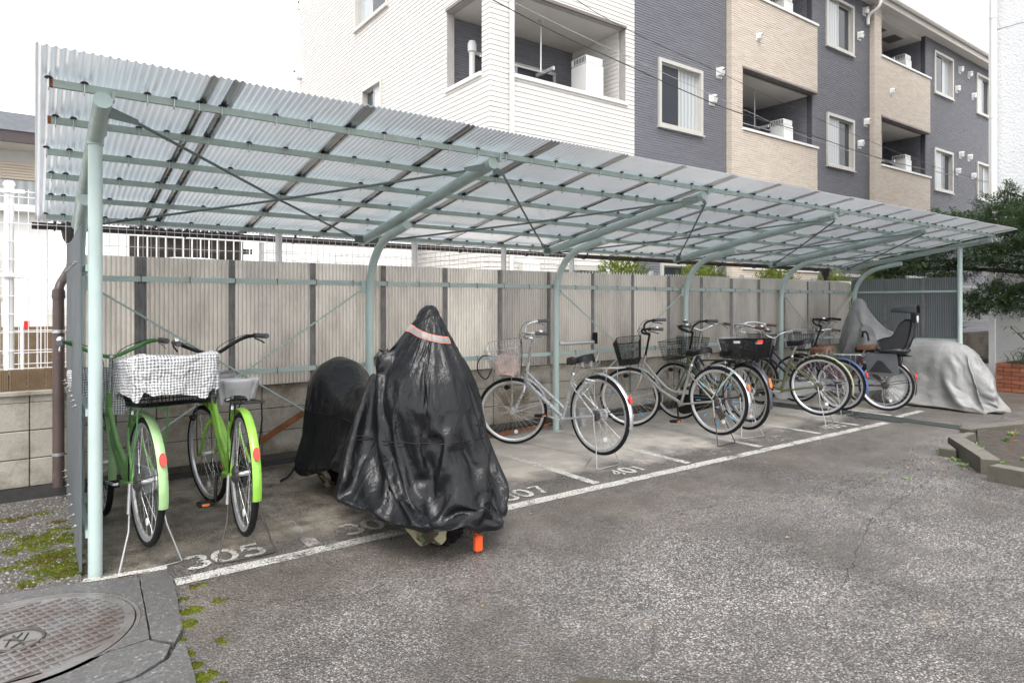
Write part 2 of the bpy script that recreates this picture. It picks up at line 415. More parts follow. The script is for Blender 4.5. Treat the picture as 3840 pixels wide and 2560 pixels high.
def ring_fill(mb, outer, c, r_, z0, z1, n=64):
    # polygon with a round hole: fan by angle
    def hit(w):
        d = Vector((math.cos(w), math.sin(w))); best = None
        for i in range(len(outer)):
            a_ = Vector(outer[i]) - Vector(c); b_ = Vector(outer[(i + 1) % len(outer)]) - Vector(c); e_ = b_ - a_
            den = d.x * e_.y - d.y * e_.x
            if abs(den) < 1e-9: continue
            tt = (a_.x * e_.y - a_.y * e_.x) / den; uu = (a_.x * d.y - a_.y * d.x) / den
            if tt > 0 and -1e-6 <= uu <= 1 + 1e-6 and (best is None or tt < best): best = tt
        return (c[0] + d.x * best, c[1] + d.y * best)
    ws = sorted([2 * PI * i / n for i in range(n)] + [math.atan2(q[1] - c[1], q[0] - c[0]) % (2 * PI) for q in outer])
    n = len(ws); V = []
    for w in ws:
        o_ = hit(w); i_ = (c[0] + r_ * math.cos(w), c[1] + r_ * math.sin(w)); V += [(*i_, z1), (*o_, z1), (*i_, z0), (*o_, z0)]
    F = []
    for i in range(n):
        j = (i + 1) % n; a_, b_ = 4 * i, 4 * j
        F += [(a_, a_ + 1, b_ + 1, b_), (a_ + 1, a_ + 3, b_ + 3, b_ + 1), (a_, b_, b_ + 2, a_ + 2)]
    mb.add(V, F)
ring_fill(slab, outer, MC, MR + .012, .0, .030)
so = slab.build('manhole_slab', M['slab']); struct(so, 'grey concrete slab round the manhole cover', 'slab')
def edge(pts, j=.008):
    out = []
    for a_, b_ in zip(pts, pts[1:] + pts[:1]):
        n = max(1, int((Vector(b_) - Vector(a_)).length / .05))
        for i in range(n): out.append((a_[0] + (b_[0] - a_[0]) * i / n + random.uniform(-j, j), a_[1] + (b_[1] - a_[1]) * i / n + random.uniform(-j, j)))
    return out
for poly in ([(.425, 3.755), (.545, 3.77), (.553, 3.62), (.535, 3.37), (.505, 3.06), (.455, 2.94), (.385, 3.03), (.405, 3.4)],
             [(-1.6, 2.99), (-.9, 2.972), (.10, 2.992), (.372, 3.027), (.44, 2.93), (.40, 2.83), (.30, 2.76), (-.1, 2.70), (-1.6, 2.68)],
             [(.465, 2.935), (.49, 2.93), (.478, 2.66), (.45, 2.4), (-.2, 2.3), (-1.6, 2.2), (-1.6, 2.66), (-.1, 2.68), (.31, 2.745), (.42, 2.82)]):
    MB().prism(edge(poly, .0025), 0, .030).build('apron_piece', M['slab'], so)
# manhole cover
mh = thing('manhole_cover', 'round cast iron manhole cover with raised grid and oval emblem in the slab', 'manhole cover', (MC[0], MC[1], 0))
t = NT('cast_iron'); p = t.obj()
c = t.mix(t.mr(t.noise(p, 5, 5, .65), .45, .65), (.25, .243, .24), (.18, .15, .138)); c = t.mix(t.mr(t.noise(p, 60, 4), .5, .8, 0, .5), c, (.3, .28, .27))
M['iron'] = t.fin(t.bsdf(col=c, rough=t.mr(t.noise(p, 12, 4), .3, .7, .22, .5), metal=.55, nrm=t.bump(t.noise(p, 90, 4), .12, .004)))
t = NT('manhole_wet'); p = t.obj()
M['ironwet'] = t.fin(t.bsdf(col=t.mix(t.noise(p, 8, 5), (.42, .41, .405), (.62, .61, .60)), rough=t.mr(t.noise(p, 9, 4), .35, .65, .04, .18), metal=.75))
MB().lathe([(MR - .012, .0), (MR - .012, .031), (MR - .05, .033), (MR - .052, .024)], n=72).build('rim', M['iron'], mh, True)
MB().lathe([(MR + .010, .0), (MR + .010, .029), (MR - .006, .029), (MR - .006, .0)], n=72).build('seat_ring', M['iron'], mh, True)
MB().lathe([(0, .0235), (MR - .052, .0235)], n=48).build('plate', M['ironwet'], mh)
mb = MB(); R0 = MR - .055; A = rad(18); ca, sa = math.cos(A), math.sin(A)
def inell(x, y): return (x / .085) ** 2 + (y / .105) ** 2 < 1
for k in range(-8, 9):
    v = k * .046
    if abs(v) >= R0: continue
    L = math.sqrt(R0 * R0 - v * v); segs = [(-L, L)]
    if abs(v) < .105: q = .095 * math.sqrt(max(0, 1 - (v / .105) ** 2)); segs = [(-L, -q), (q, L)]
    for a_, b_ in segs:
        m_ = (a_ + b_) / 2; mb.box((m_ * ca - v * sa, m_ * sa + v * ca, .028), (b_ - a_, .0085, .010), Matrix.Rotation(A, 3, 'Z'))
for k in range(-12, 13):
    u = k * .0315
    if abs(u) >= R0: continue
    L = math.sqrt(R0 * R0 - u * u); j = -11
    for j in range(-8, 8):
        v0 = j * .046 + .023
        if abs(v0) + .023 > L or (abs(u) < .1 and abs(v0) < .11 and inell(u, v0)): continue
        mb.box((u * ca - v0 * sa, u * sa + v0 * ca, .0262), (.010, .036, .0075), Matrix.Rotation(A, 3, 'Z'))
mb.build('raised_grid', M['iron'], mh)
mb = MB()
mb.tube([(.085 * math.cos(w) * ca - .1 * math.sin(w) * sa, .085 * math.cos(w) * sa + .1 * math.sin(w) * ca, .028) for w in [2 * PI * i / 36 for i in range(36)]], .006, 6, closed=True)
for pts in ([(-.05, -.02), (-.02, .03), (.01, -.02), (.045, .035)], [(-.035, .05), (.0, .02), (.03, .055)], [(-.04, -.05), (0, -.03), (.045, -.05)], [(0, .06), (0, -.06)]):
    mb.tube([(x * ca - y * sa, x * sa + y * ca, .026) for x, y in pts], .004, 5)
mb.build('emblem', M['dark_steel'], mh)

# gravel bed on the left, moss
t = NT('gravel_soil'); p = t.pos()
M['gravelbase'] = t.fin(t.bsdf(col=t.mix(t.noise(p, 30, 5), (.05, .045, .038), (.12, .11, .10)), rough=.85, nrm=t.bump(t.noise(p, 80, 4), .6, .01)))
gb = MB().prism([(-3, 3.98), (-.6, 3.97), (-.13, 3.925), (.19, 3.85), (.21, 5.74), (-3, 5.76)], 0, .012).build('gravel_bed', M['gravelbase']); struct(gb, 'strip of bare gravelly soil left of the shelter', 'ground')
t = NT('gravel_stone'); ri = t.node('NewGeometry').outputs['Random Per Island']
M['stone'] = t.fin(t.bsdf(col=t.ramp(ri, [(0, (.05, .047, .044)), (.5, (.12, .113, .106)), (.85, (.19, .178, .163)), (1, (.34, .32, .295))]), rough=.55))
OCT = [(1, 0, 0), (-1, 0, 0), (0, 1, 0), (0, -1, 0), (0, 0, 1), (0, 0, -1)]; OCF = [(0, 2, 4), (2, 1, 4), (1, 3, 4), (3, 0, 4), (2, 0, 5), (1, 2, 5), (3, 1, 5), (0, 3, 5)]
mb = MB()
for i in range(9000):
    x = random.uniform(-1.1, .19); y = random.uniform(3.86, 5.73)
    if y < 3.905 - (x + .13) * .2 and x > -.2: continue
    s_ = random.uniform(.004, .009) * (1.5 if random.random() < .1 else 1); w = random.uniform(0, PI); cw, sw = math.cos(w), math.sin(w)
    mb.add([(x + (q[0] * cw - q[1] * sw * .7) * s_, y + (q[0] * sw + q[1] * cw * .7) * s_, .014 + q[2] * s_ * .6) for q in OCT], OCF)
tag(mb.build('gravel', M['stone']), 'loose grey gravel along the block wall beside the shelter', 'gravel', kind='stuff')
t = NT('moss'); p = t.pos(); ri = t.node('NewGeometry').outputs['Random Per Island']
c = t.mix(t.mr(t.noise(p, 9, 5, .6), .35, .65), (.085, .105, .013), (.155, .18, .024)); c = t.mix(t.mr(t.noise(p, 4, 3), .52, .68), c, (.10, .06, .014)); c = t.mix(t.math('MULTIPLY', ri, .5), c, (.05, .06, .008))
M['moss'] = t.fin(t.bsdf(col=c, rough=.95, spec=.1, nrm=t.bump(t.noise(p, 260, 3, .7), .8, .01)))
def moss(spots, name, label, z=.012):
    mb = MB(); rr = random.Random(3)
    for x, y, R_, n in spots:
        for i in range(int(n * 1.6)):
            a_ = rr.uniform(0, 2 * PI); d = R_ * math.sqrt(rr.random()) ; s_ = rr.uniform(.007, .019) * (1.2 - .6 * d / R_)
            cx, cy = x + d * math.cos(a_) * 1.1, y + d * math.sin(a_) * .8; hgt = s_ * .42
            V = [(cx, cy, z + hgt)]
            for ring, (q, hh) in enumerate(((.5, .8), (.85, .4), (1, -.1))):
                for k in range(7):
                    w = 2 * PI * (k + ring * .5) / 7; j = rr.uniform(.8, 1.2); V.append((cx + s_ * q * j * math.cos(w), cy + s_ * q * j * math.sin(w), z + hgt * hh * rr.uniform(.8, 1.2)))
            F = [(0, 1 + k, 1 + (k + 1) % 7) for k in range(7)]
            for ring in range(2):
                b0 = 1 + ring * 7
                for k in range(7): l = (k + 1) % 7; F += [(b0 + k, b0 + 7 + k, b0 + l), (b0 + l, b0 + 7 + k, b0 + 7 + l)]
            mb.add(V, F)
            for k in range(10):   # tiny upright shoots
                w = rr.uniform(0, 2 * PI); q = s_ * rr.random() ** .5; bx, by = cx + q * math.cos(w), cy + q * math.sin(w); u = rr.uniform(.004, .009); bz = z + hgt * (1 - (q / s_) ** 2) * .9
                mb.add([(bx - .0016, by, bz), (bx + .0016, by, bz), (bx + rr.uniform(-.004, .004), by + rr.uniform(-.004, .004), bz + u)], [(0, 1, 2)])
    tag(mb.build(name, M['moss'], smooth=2), label, 'moss', kind='stuff')
moss([(.05, 4.7, .14, 120), (.05, 4.35, .13, 130), (.10, 4.15, .10, 90), (0, 4.80, .10, 60), (.12, 4.88, .07, 30), (-.02, 4.60, .12, 70), (.10, 4.42, .10, 70), (.07, 4.2, .11, 80), (.13, 4.05, .07, 50), (-.02, 4.02, .08, 30), (.03, 5.3, .07, 24), (-.14, 5.28, .08, 40), (-.16, 4.93, .08, 40), (.12, 5.05, .05, 14), (.165, 4.6, .05, 20), (-.3, 4.7, .12, 40), (-.1, 4.3, .06, 14), (.19, 4.3, .03, 10)],
     'moss_cushions', 'bright green and rusty moss cushions on the gravel left of the shelter')
moss([(.52, 3.14, .05, 26), (.575, 3.27, .045, 22), (.65, 3.53, .04, 8), (.487, 2.87, .03, 10), (.492, 2.76, .03, 14), (.50, 2.66, .05, 26), (.52, 2.56, .05, 24), (.56, 3.42, .03, 8), (.70, 3.3, .03, 6), (.49, 3.0, .015, 6), (.62, 2.9, .03, 6)],
     'moss_tufts', 'small olive moss tufts along the edge of the concrete apron', z=0.0)
# loose chips on the asphalt
mb = MB(); rr = random.Random(5)
for i in range(5200):
    y = rr.uniform(1.3, 3.55); x = rr.uniform(.55, 6.5)
    if x < .58 or (x > 5.9 and y < 2.5): continue
    s_ = rr.uniform(.0025, .0055); w = rr.uniform(0, PI); cw, sw = math.cos(w), math.sin(w)
    mb.add([(x + (q[0] * cw - q[1] * sw * .7) * s_, y + (q[0] * sw + q[1] * cw * .7) * s_, q[2] * s_ * .45) for q in OCT], OCF)
tag(mb.build('stone_chips', M['stone']), 'small stone chips scattered over the asphalt', 'stones', kind='stuff')

# cracks in the asphalt
M['crack'] = mat('crack_grit', (.022, .02, .018), .95, var=.4, vs_=40, world=True)
for pts in ([(2.6, 1.35), (2.9, 1.6), (3.5, 1.72), (4.3, 2.05), (5.2, 2.15), (6.0, 2.3)], [(3.4, 2.9), (4.2, 2.75), (4.6, 2.5), (5.3, 2.45), (5.9, 2.62)], [(.62, 3.4), (1.0, 3.05), (1.5, 2.9), (1.9, 2.5)]):
    P = [(q.x + random.uniform(-.018, .018), q.y + random.uniform(-.018, .018)) for q in smooth_path([(*w_, 0) for w_ in pts], 4)]
    mb = MB(); n_ = len(P); V = []
    for i, q in enumerate(P):
        ww = random.uniform(.0003, .0022); V += [(q[0], q[1] - ww, .0035), (q[0], q[1] + ww, .0035)]
    mb.add(V, [(2 * i, 2 * i + 1, 2 * i + 3, 2 * i + 2) for i in range(n_ - 1)]); mb.build('crack', M['crack'], gr)
# planter bed on the right with kerb stones
t = NT('kerb_concrete'); p = t.pos()
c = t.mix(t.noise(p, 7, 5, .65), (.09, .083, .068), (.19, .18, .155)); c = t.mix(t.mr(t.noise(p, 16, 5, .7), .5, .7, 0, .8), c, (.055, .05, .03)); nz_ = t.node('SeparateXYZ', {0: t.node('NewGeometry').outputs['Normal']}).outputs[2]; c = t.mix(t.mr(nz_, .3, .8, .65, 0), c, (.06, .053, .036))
M['kerb'] = t.fin(t.bsdf(col=c, rough=.8, nrm=t.bump(t.noise(p, 90, 5, .7), .5, .008)))
M['soil'] = mat('planter_soil', (.055, .044, .036), .95, var=.5, vs_=14, bump=.8, bs=45, world=True)
soil = MB(); P = []
for i in range(31):
    row = []
    for j in range(31):
        u, v = i / 30, j / 30
        a0 = Vector((6.34, 1.97)).lerp(Vector((7.08, 2.47)), u) if u < .5 else Vector((6.71, 2.22)).lerp(Vector((8.2, 2.74)), (u - .5) * 2)
        b0 = Vector((6.14, .4)).lerp(Vector((11, .4)), u); q = a0.lerp(b0, v)
        row.append((q.x, q.y, .045 + random.uniform(-.012, .016)))
    P.append(row)
soil.grid(P); so2 = soil.build('planter_soil', M['soil'], smooth=2); struct(so2, 'bare dark soil inside the kerbed planting bed', 'soil')
def kerb(poly, h, label):
    mb = MB(); n = len(poly); e_ = .012; c = Vector((sum(q[0] for q in poly) / n, sum(q[1] for q in poly) / n))
    ins = [Vector(q) + (c - Vector(q)).normalized() * e_ for q in poly]
    V = [(q[0], q[1], 0) for q in poly] + [(q[0], q[1], h - e_) for q in poly] + [(q.x, q.y, h) for q in ins]
    F = [(i, (i + 1) % n, (i + 1) % n + n, i + n) for i in range(n)] + [(i + n, (i + 1) % n + n, (i + 1) % n + 2 * n, i + 2 * n) for i in range(n)] + [tuple(range(2 * n, 3 * n))]
    tag(mb.add(V, F).build('kerb_stone', M['kerb']), label, 'kerb stone', 'kerb stones of the planting bed')
kerb([(7.0, 2.575), (6.265, 2.068), (6.335, 1.955), (7.10, 2.475)], .135, 'mossy long kerb stone slanting at the corner of the soil bed')
kerb([(7.09, 2.595), (7.02, 2.585), (7.11, 2.485), (7.46, 2.50), (7.45, 2.56)], .13, 'short kerb piece behind the slanting kerb stone')
kerb([(6.70, 2.54), (6.985, 2.60), (6.995, 2.585), (6.70, 2.40)], .085, 'small dark kerb stub left of the slanting kerb stone')
kerb([(6.06, 1.955), (5.97, .3), (6.10, .3), (6.19, 1.93)], .125, 'pale speckled kerb stone cut by the right picture edge')
kerb([(8.10, 2.87), (8.06, 2.74), (11, 1.95), (11, 2.12)], .06, 'low pale kerb stone at the far side of the soil bed')
# drain channel with grates
M['grate'] = mat('drain_grate', (.075, .09, .085), .5, .3, var=.3, vs_=12, dirt=((.12, .08, .05), .6, 15, .6))
M['pit'] = mat('drain_pit', (.01, .01, .01), .9)
for y0, y1, x0, x1, lb in ((2.93, 3.48, 8.27, 8.47, 'narrow rusty drain grate nearest the kerb'), (3.49, 4.4, 8.17, 8.50, 'wide green drain grate crossing the white line'), (4.41, 5.6, 8.12, 8.42, 'dark drain grate under the rear wheels')):
    d = thing('drain_grate', lb, 'drain grate', (x0, y0, 0), group='drain grates in a row')
    w, l = x1 - x0, y1 - y0
    MB().bb((0, 0, .001), (w, l, .003)).build('pit', M['pit'], d)
    MB().bb((0, 0, 0), (.02, l, .014)).bb((w - .02, 0, 0), (w, l, .014)).build('frame', M['grate'], d)
    n = int(l / .028)
    mb = MB()
    for i in range(n): mb.bb((.02, i * l / n, .003), (w - .02, i * l / n + .011, .012))
    for q in (.33, .66): mb.bb((w * q - .004, 0, .003), (w * q + .004, l, .0125))
    mb.build('bars', M['grate'], d)
# ------------------------------------------------------------------ bicycle shelter
FX = [.25 + 2.195 * i for i in range(6)]
PY = 5.54                       # back post line
RX0, RX1, RY0, RY1 = 0.0, 11.32, 3.28, 6.0
SL = .163
roofz = lambda y: 2.455 - SL * (y - 3.28)
TH = math.atan(SL)
SH = wthing('bicycle_shelter', 'long pale green steel bicycle shelter with corrugated translucent roof and back panels', 'bike shelter', (.25, PY, 0))
PITCH, AMP = .0318, .0048
def corr_sheet(width, height, amp=AMP, per=8, ph=0.0):
    n = int(round(width / PITCH * per)); P = []
    for j in range(3):
        P.append([(i * width / n, 0, 0) for i in range(n + 1)])
    V = []; F = []
    for j in range(2):
        for i in range(n + 1):
            x = i * width / n; V.append((x, j * height, amp * math.sin(2 * PI * (x + ph) / PITCH)))
    F = [(i, i + 1, n + 2 + i, n + 1 + i) for i in range(n)]
    return V, F
# roof sheets
LEN = (RY1 - RY0) / math.cos(TH)
xs = [0.0, .70 - .04, .80 - .04] + [.80 - .03 + .647 * k for k in range(1, 17)]
ROT = Matrix.Rotation(-TH, 4, 'X')
lapV = []
for i, x in enumerate(xs):
    w = .70 if i == 0 else (.16 if i == 1 else .715)
    w = min(w, RX1 - x)
    if w < .1: continue
    V, F = corr_sheet(w, LEN, ph=x)
    mb = MB(); mb.add(V, F); mb.xf(Matrix.Translation((x, RY0, roofz(RY0) + .004 * (i % 2))) @ ROT)
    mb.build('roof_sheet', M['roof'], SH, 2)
    if i:
        V, F = corr_sheet(.075 if i > 2 else .045, LEN - .004, ph=x); mb = MB().add(V, F); mb.xf(Matrix.Translation((x, RY0 + .002, roofz(RY0) - .0035)) @ ROT); mb.build('roof_lap', M['roof_lap'], SH, 2)
        # grime caught along the lap
        for k in range(1 if i > 2 else 1):
            mb = MB(); lw = .014 if i > 2 else .02; xx = x + (.052 if i > 2 else .03)
            n = 60; P = []
            for q in range(n + 1):
                y = RY0 + .25 + (RY1 - RY0 - .27) * q / n; ww = lw * (.35 + .65 * abs(math.sin(q * 1.7 + i)) * random.uniform(.4, 1.0)) * (.5 + .5 * q / n)
                P.append([(xx - ww, y, roofz(y) - .0095), (xx + ww * .6, y, roofz(y) - .0095)])
            mb.grid(P); mb.build('lap_grime', M['roof_dirt'], SH)
# purlins and hook bolts
PUR = [3.565, 3.985, 4.435, 4.85, 5.295, 5.765]
for y in PUR:
    if y < 4.2: MB().box((RX0 + .057, y - .0012, roofz(y) - .029), (.014, .0235, .0355)).build('rusty_end', M['rust'], SH)
    MB().box(((RX0 + RX1) / 2 + .01, y, roofz(y) - .029), (RX1 - RX0 - .09, .022, .034)).box(((RX0 + RX1) / 2 + .01, y + .017, roofz(y) - .0115), (RX1 - RX0 - .09, .014, .005)).build('purlin', M['purlin'], SH)
hb = MB(); hb.tube([(0, 0, .0), (0, -.0165, -.006), (0, -.0165, -.05), (0, -.006, -.058), (0, .006, -.055)], .0028, 6); hk = hb.mesh('hook_bolt', M['steel'], True)
cp = MB(); cp.lathe([(.016, -.004), (.017, -.001), (.012, .005), (.004, .008), (0, .008)], n=10); ck = cp.mesh('bolt_cap', M['black'], True)
hx = [.065, .165, .43, .565, .667, .768]
x = 1.02; k = 0
while x < RX1 - .05: hx.append(x); x += .21 + (.02 if k % 3 == 1 else 0); k += 1
for j, y in enumerate(PUR):
    for i, x in enumerate(hx):
        if j not in (0, 1, 5) and x > 5 and i % 2: continue
        if len(hx) * 6 > 300 and j in (2, 3, 4) and i > 2 and i % 2: continue
        xx = x + random.uniform(-.02, .02)
        o = link('hook_bolt', hk, SH, (xx, y, roofz(y) - .004))
        link('bolt_cap', ck, o, (0, -.012, -.004))
# frames
BR = .039
for i, x in enumerate(FX):
    zb = lambda y: roofz(y) - .05 - BR
    MB().tube([(x, 3.50 if i in (0,) else 3.56, zb(3.54)), (x, 5.72, zb(5.72))], BR, 20).build('roof_beam', M['green'], SH, True)
    pts = [(x, PY, 0), (x, PY, 1.42)]
    off = .085
    e = Vector((0, 4.79, zb(4.79) - off)); d = Vector((0, 1, -SL)).normalized()
    s0 = Vector((0, PY, 1.42)); corner = Vector((0, PY, zb(PY) - off))
    for q in range(1, 13):
        w = q / 13; b_ = corner + d * -.50
        pt = s0 * (1 - w) ** 2 + corner * (2 * w * (1 - w)) + b_ * w ** 2; pts.append((x, pt.y, pt.z))
    pts.append((x, e.y, e.z))
    MB().tube(pts, .036, 20).build('post', M['green_post'], SH, True)
    MB().box((x, 4.95, zb(4.95) - .042), (.008, .3, .03)).build('weld_plate', M['green'], SH)
    MB().bb((x - .03, PY - .003, zb(5.2)), (x + .03, PY + .003, zb(5.2) + .01)).build('saddle_plate', M['green'], SH)
    for y in PUR: MB().box((x + .045, y - .002, roofz(y) - .05), (.012, .05, .045)).build('purlin_cleat', M['green'], SH)
    MB().lathe([(.075, 0), (.075, .006), (.045, .008)], (x, PY, 0), n=16).build('base_plate', M['green'], SH, True)
    if i in (0, 5):
        MB().tube([(x, 3.97, 0), (x, 3.97, zb(3.97) - .01)], .0325, 24).build('front_post', M['green_post'], SH, True)
        MB().tube([(x, 3.97, zb(3.97) - .045), (x, 3.97, zb(3.97) - .028)], .038, 20).build('post_collar', M['green'], SH, True)
    # brackets for tie rods
    for s in (-1, 1):
        if (s < 0 and i == 0) or (s > 0 and i == 5): continue
        mb = MB(); mb.add([(x + s * .03, 3.60, zb(3.6) + .012), (x + s * .16, 3.66, zb(3.66) - .01), (x + s * .16, 3.66, zb(3.66) - .035), (x + s * .03, 3.60, zb(3.6) - .045)], [(0, 1, 2, 3)])
        mb.add([(x + s * .03, 3.606, zb(3.6) + .012), (x + s * .16, 3.666, zb(3.66) - .01), (x + s * .16, 3.666, zb(3.66) - .035), (x + s * .03, 3.606, zb(3.6) - .045)], [(3, 2, 1, 0)])
        mb.build('rod_bracket', M['rod'], SH)
        mb = MB(); mb.box((x + s * .07, 5.60, zb(5.6) - .01), (.09, .006, .06)); mb.build('rod_bracket', M['rod'], SH)
for i in range(5):
    a_, b_ = FX[i], FX[i + 1]; zf, zk = roofz(3.66) - .05 - BR - .022, roofz(5.6) - .05 - BR - .012
    for p0, p1 in (((a_ + .15, 3.663, zf), (b_ - .09, 5.6, zk)), ((b_ - .15, 3.663, zf - .012), (a_ + .09, 5.6, zk - .012))):
        p0, p1 = Vector(p0), Vector(p1)
        mb = MB(); mb.tube([p0, p0.lerp(p1, .5) - Vector((0, 0, .012)), p1], .0085, 8)
        c = p0.lerp(p1, .90); d = (p1 - p0).normalized(); sd_ = d.cross(Vector((0, 0, 1))).normalized() * .016
        mb.tube([c - d * .1, c - d * .08 + sd_, c + d * .08 + sd_, c + d * .1], .005, 6).tube([c - d * .1, c - d * .08 - sd_, c + d * .08 - sd_, c + d * .1], .005, 6)
        mb.build('tie_rod', M['rod'], SH, True)
for i in (0, 2, 4):
    a_, b_ = FX[i], FX[i + 1]
    for p0, p1 in (((b_ - .06, PY + .0, 1.53), (a_ + .05, PY + .02, .12)), ((a_ + .06, PY - .0, 1.53), (b_ - .05, PY + .035, .12))):
        MB().tube([p0, p1], .0075, 8).build('wall_brace', M['green'], SH, True)
    for x, s in ((b_, -1), (a_, 1)):
        mb = MB(); V = [(x + s * .03, 0, 1.60), (x + s * .07, 0, 1.60), (x + s * .085, 0, 1.53), (x + s * .075, 0, 1.49), (x + s * .03, 0, 1.49)]
        mb.add([(q[0], PY - .004, q[2]) for q in V] + [(q[0], PY + .004, q[2]) for q in V], [(0, 1, 2, 3, 4), (9, 8, 7, 6, 5)] + [(k, (k + 1) % 5, (k + 1) % 5 + 5, k + 5) for k in range(5)])
        mb.lathe([(.008, -.012), (.008, .012)], (x + s * .068, PY, 1.535), 'y', 8); mb.build('brace_gusset', M['green'], SH)
# back rails, panels
RAILY = PY + .055; PANY = PY + .082
for z in (1.58, .84):
    MB().bb((FX[0], RAILY - .012, z - .02), (FX[5], RAILY + .012, z + .02)).build('back_rail', M['green'], SH)
pxs = [FX[0] + .0, .60] + [.60 + .6645 * k for k in range(1, 17)]
for i, x in enumerate(pxs):
    x1 = (pxs[i + 1] if i + 1 < len(pxs) else FX[5]) + .055
    x1 = min(x1, FX[5] + .02)
    if x1 - x < .08: continue
    V, F = corr_sheet(x1 - x, 1.03, .0065, ph=x); mb = MB().add(V, F)
    mb.xf(Matrix.Translation((x, PANY + .012 + .004 * (i % 2), .72)) @ Matrix.Rotation(PI / 2, 4, 'X'))
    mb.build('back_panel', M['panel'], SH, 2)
    if 0 < i:
        V, F = corr_sheet(.048 if i > 1 else .08, 1.025, .0055, ph=x); mb = MB().add(V, F)
        mb.xf(Matrix.Translation((x + .003, PANY + .004, .7225)) @ Matrix.Rotation(PI / 2, 4, 'X')); mb.build('panel_lap', M['panel_lap'], SH, 2)
hb = MB(); hb.tube([(0, .012, .015), (0, -.02, .024), (0, -.029, .012), (0, -.029, -.02), (0, -.022, -.028)], .003, 6); hw = hb.mesh('rail_hook', M['dark_steel'], True)
x = FX[0] + .39; k = 0
while x < FX[5]:
    for z in (1.58, .84): link('rail_hook', hw, SH, (x, RAILY, z))
    x += .3322
M['standb'] = mat('dull_bolt', (.30, .29, .28), .5, .6)
# end panels (left and right)
for side, X in ((0, FX[0] - .062), (1, FX[5] + .062)):
    for k, (y0, y1) in enumerate(((3.97, 4.53), (4.47, 5.10), (5.04, 5.62))):
        V, F = corr_sheet(y1 - y0, 1.76, .0065, ph=y0); mb = MB().add(V, F)
        Mx = Matrix(((0, 0, 1, X + (.004 if k == 1 else 0)), (1, 0, 0, y0), (0, 1, 0, .035), (0, 0, 0, 1)))
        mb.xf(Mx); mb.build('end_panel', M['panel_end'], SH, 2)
        if k and side: MB().bb((X - .012, y0, .05), (X - .008, y0 + .05, 1.78)).build('panel_lap', M['panel_lap'], SH)
    for z in (1.58, .84, .22):
        MB().bb((X + (.02 if side == 0 else -.045), 3.97, z - .017), (X + (.045 if side == 0 else -.02), PY, z + .017)).build('end_rail', M['green'], SH)
        for y in (4.06, 4.28, 4.5, 4.75, 5.0, 5.25, 5.45):
            MB().tube([(X - .010, y, z + .03), (X - .036, y - .006, z + .027)], .0030, 6).tube([(X - .016, y, z + .03), (X - .024, y, z + .03)], .008, 6).build('bolt_end', M['standb'], SH)
# gutter
gy, gz = 6.05, 2.0
mb = MB(); n = 12; P = []
for X in (RX0 - .02, RX1 + .05):
    P.append([(X, gy + .05 * math.cos(PI + PI * q / n), gz + .045 * math.sin(PI + PI * q / n)) for q in range(n + 1)])
mb.grid(P); mb.grid([[(x, y + (.003 if y > gy else -.003), z - .003) for x, y, z in r_] for r_ in P])
mb.build('gutter', M['gutter'], SH, 2)
for x in [.12 + .9 * k for k in range(13)]:
    MB().tube([(x, gy - .062, gz + .02)] + [(x, gy + .060 * math.cos(PI + PI * q / 8), gz + .052 * math.sin(PI + PI * q / 8)) for q in range(9)], .007, 6).bb((x - .010, gy - .07, gz - .015), (x + .010, gy - .062, gz + .03)).build('gutter_bracket', M['gutter'], SH)
for x, s in ((.23, -1), (11.25, 1)):
    MB().lathe([(.07, .03), (.075, -.02), (.06, -.10), (.035, -.14), (.03, -.20)], (x, gy, gz - .01), n=16).build('gutter_hopper', M['gutter'], SH, True)
MB().tube(smooth_path([(.23, gy, 1.76), (.23, gy, 1.70), (.17, 5.72, 1.58), (.138, 5.66, 1.52), (.135, 5.65, 1.44)], 2), .03, 14).tube([(.135, 5.65, 1.50), (.135, 5.65, .10)], .036, 18).build('downpipe', M['pipe'], SH, True)
MB().lathe([(.033, 0), (.033, .003)], (.135, 5.65, .0995), n=18).build('pipe_mouth', M['pit'], SH)
MB().lathe([(.040, 0), (.0415, .02), (.040, .06)], (.135, 5.65, 1.43), n=18).build('pipe_socket', M['pipe'], SH, True)
for z in (1.20, .33):
    MB().lathe([(.0385, -.011), (.0385, .011)], (.135, 5.65, z), n=18).tube([(.17, 5.655, z), (.215, 5.70, z), (.22, 5.70, z - .06)], .005, 6).build('pipe_clip', M['steel'], SH)
MB().tube(smooth_path([(11.25, gy, 1.76), (11.25, gy, 1.70), (11.3, 5.8, 1.66), (11.4, 5.72, 1.6), (11.4, 5.72, 0)], 2), .03, 14).build('downpipe', M['pipe'], SH, True)
# things tied to / hanging on the shelter
ph = thing('pipe_handle', 'short grey pipe with ribbed black grip fixed to the lower back rail', 'pipe', (4.66, 5.50, .955))
MB().tube([(0, 0, 0), (.52, 0, 0)], .022, 12).build('pipe', M['alu'], ph, True)
MB().lathe([(.034, 0)] + [(q, .02 * k + (.01 if q > .03 else 0)) for k in range(6) for q in (.034, .028)] + [(.03, .13)], (.53, 0, -.02), 'z', 12).build('grip', M['black'], ph, True)
hk2 = thing('s_hook', 'pale steel S hook hanging from the lower back rail', 'hook', (5.30, 5.565, .86))
MB().tube(smooth_path([(-.02, 0, -.02), (-.01, 0, .0), (.012, 0, 0), (.015, 0, -.05), (-.03, 0, -.12), (-.02, 0, -.165), (.02, 0, -.165), (.03, 0, -.13)], 2), .004, 6).build('wire', M['chrome'], hk2, True)
rb = thing('rusty_bar', 'long rusty angle iron leaning along the block wall behind the covered motorcycle', 'steel bar', (1.25, 5.64, .1))
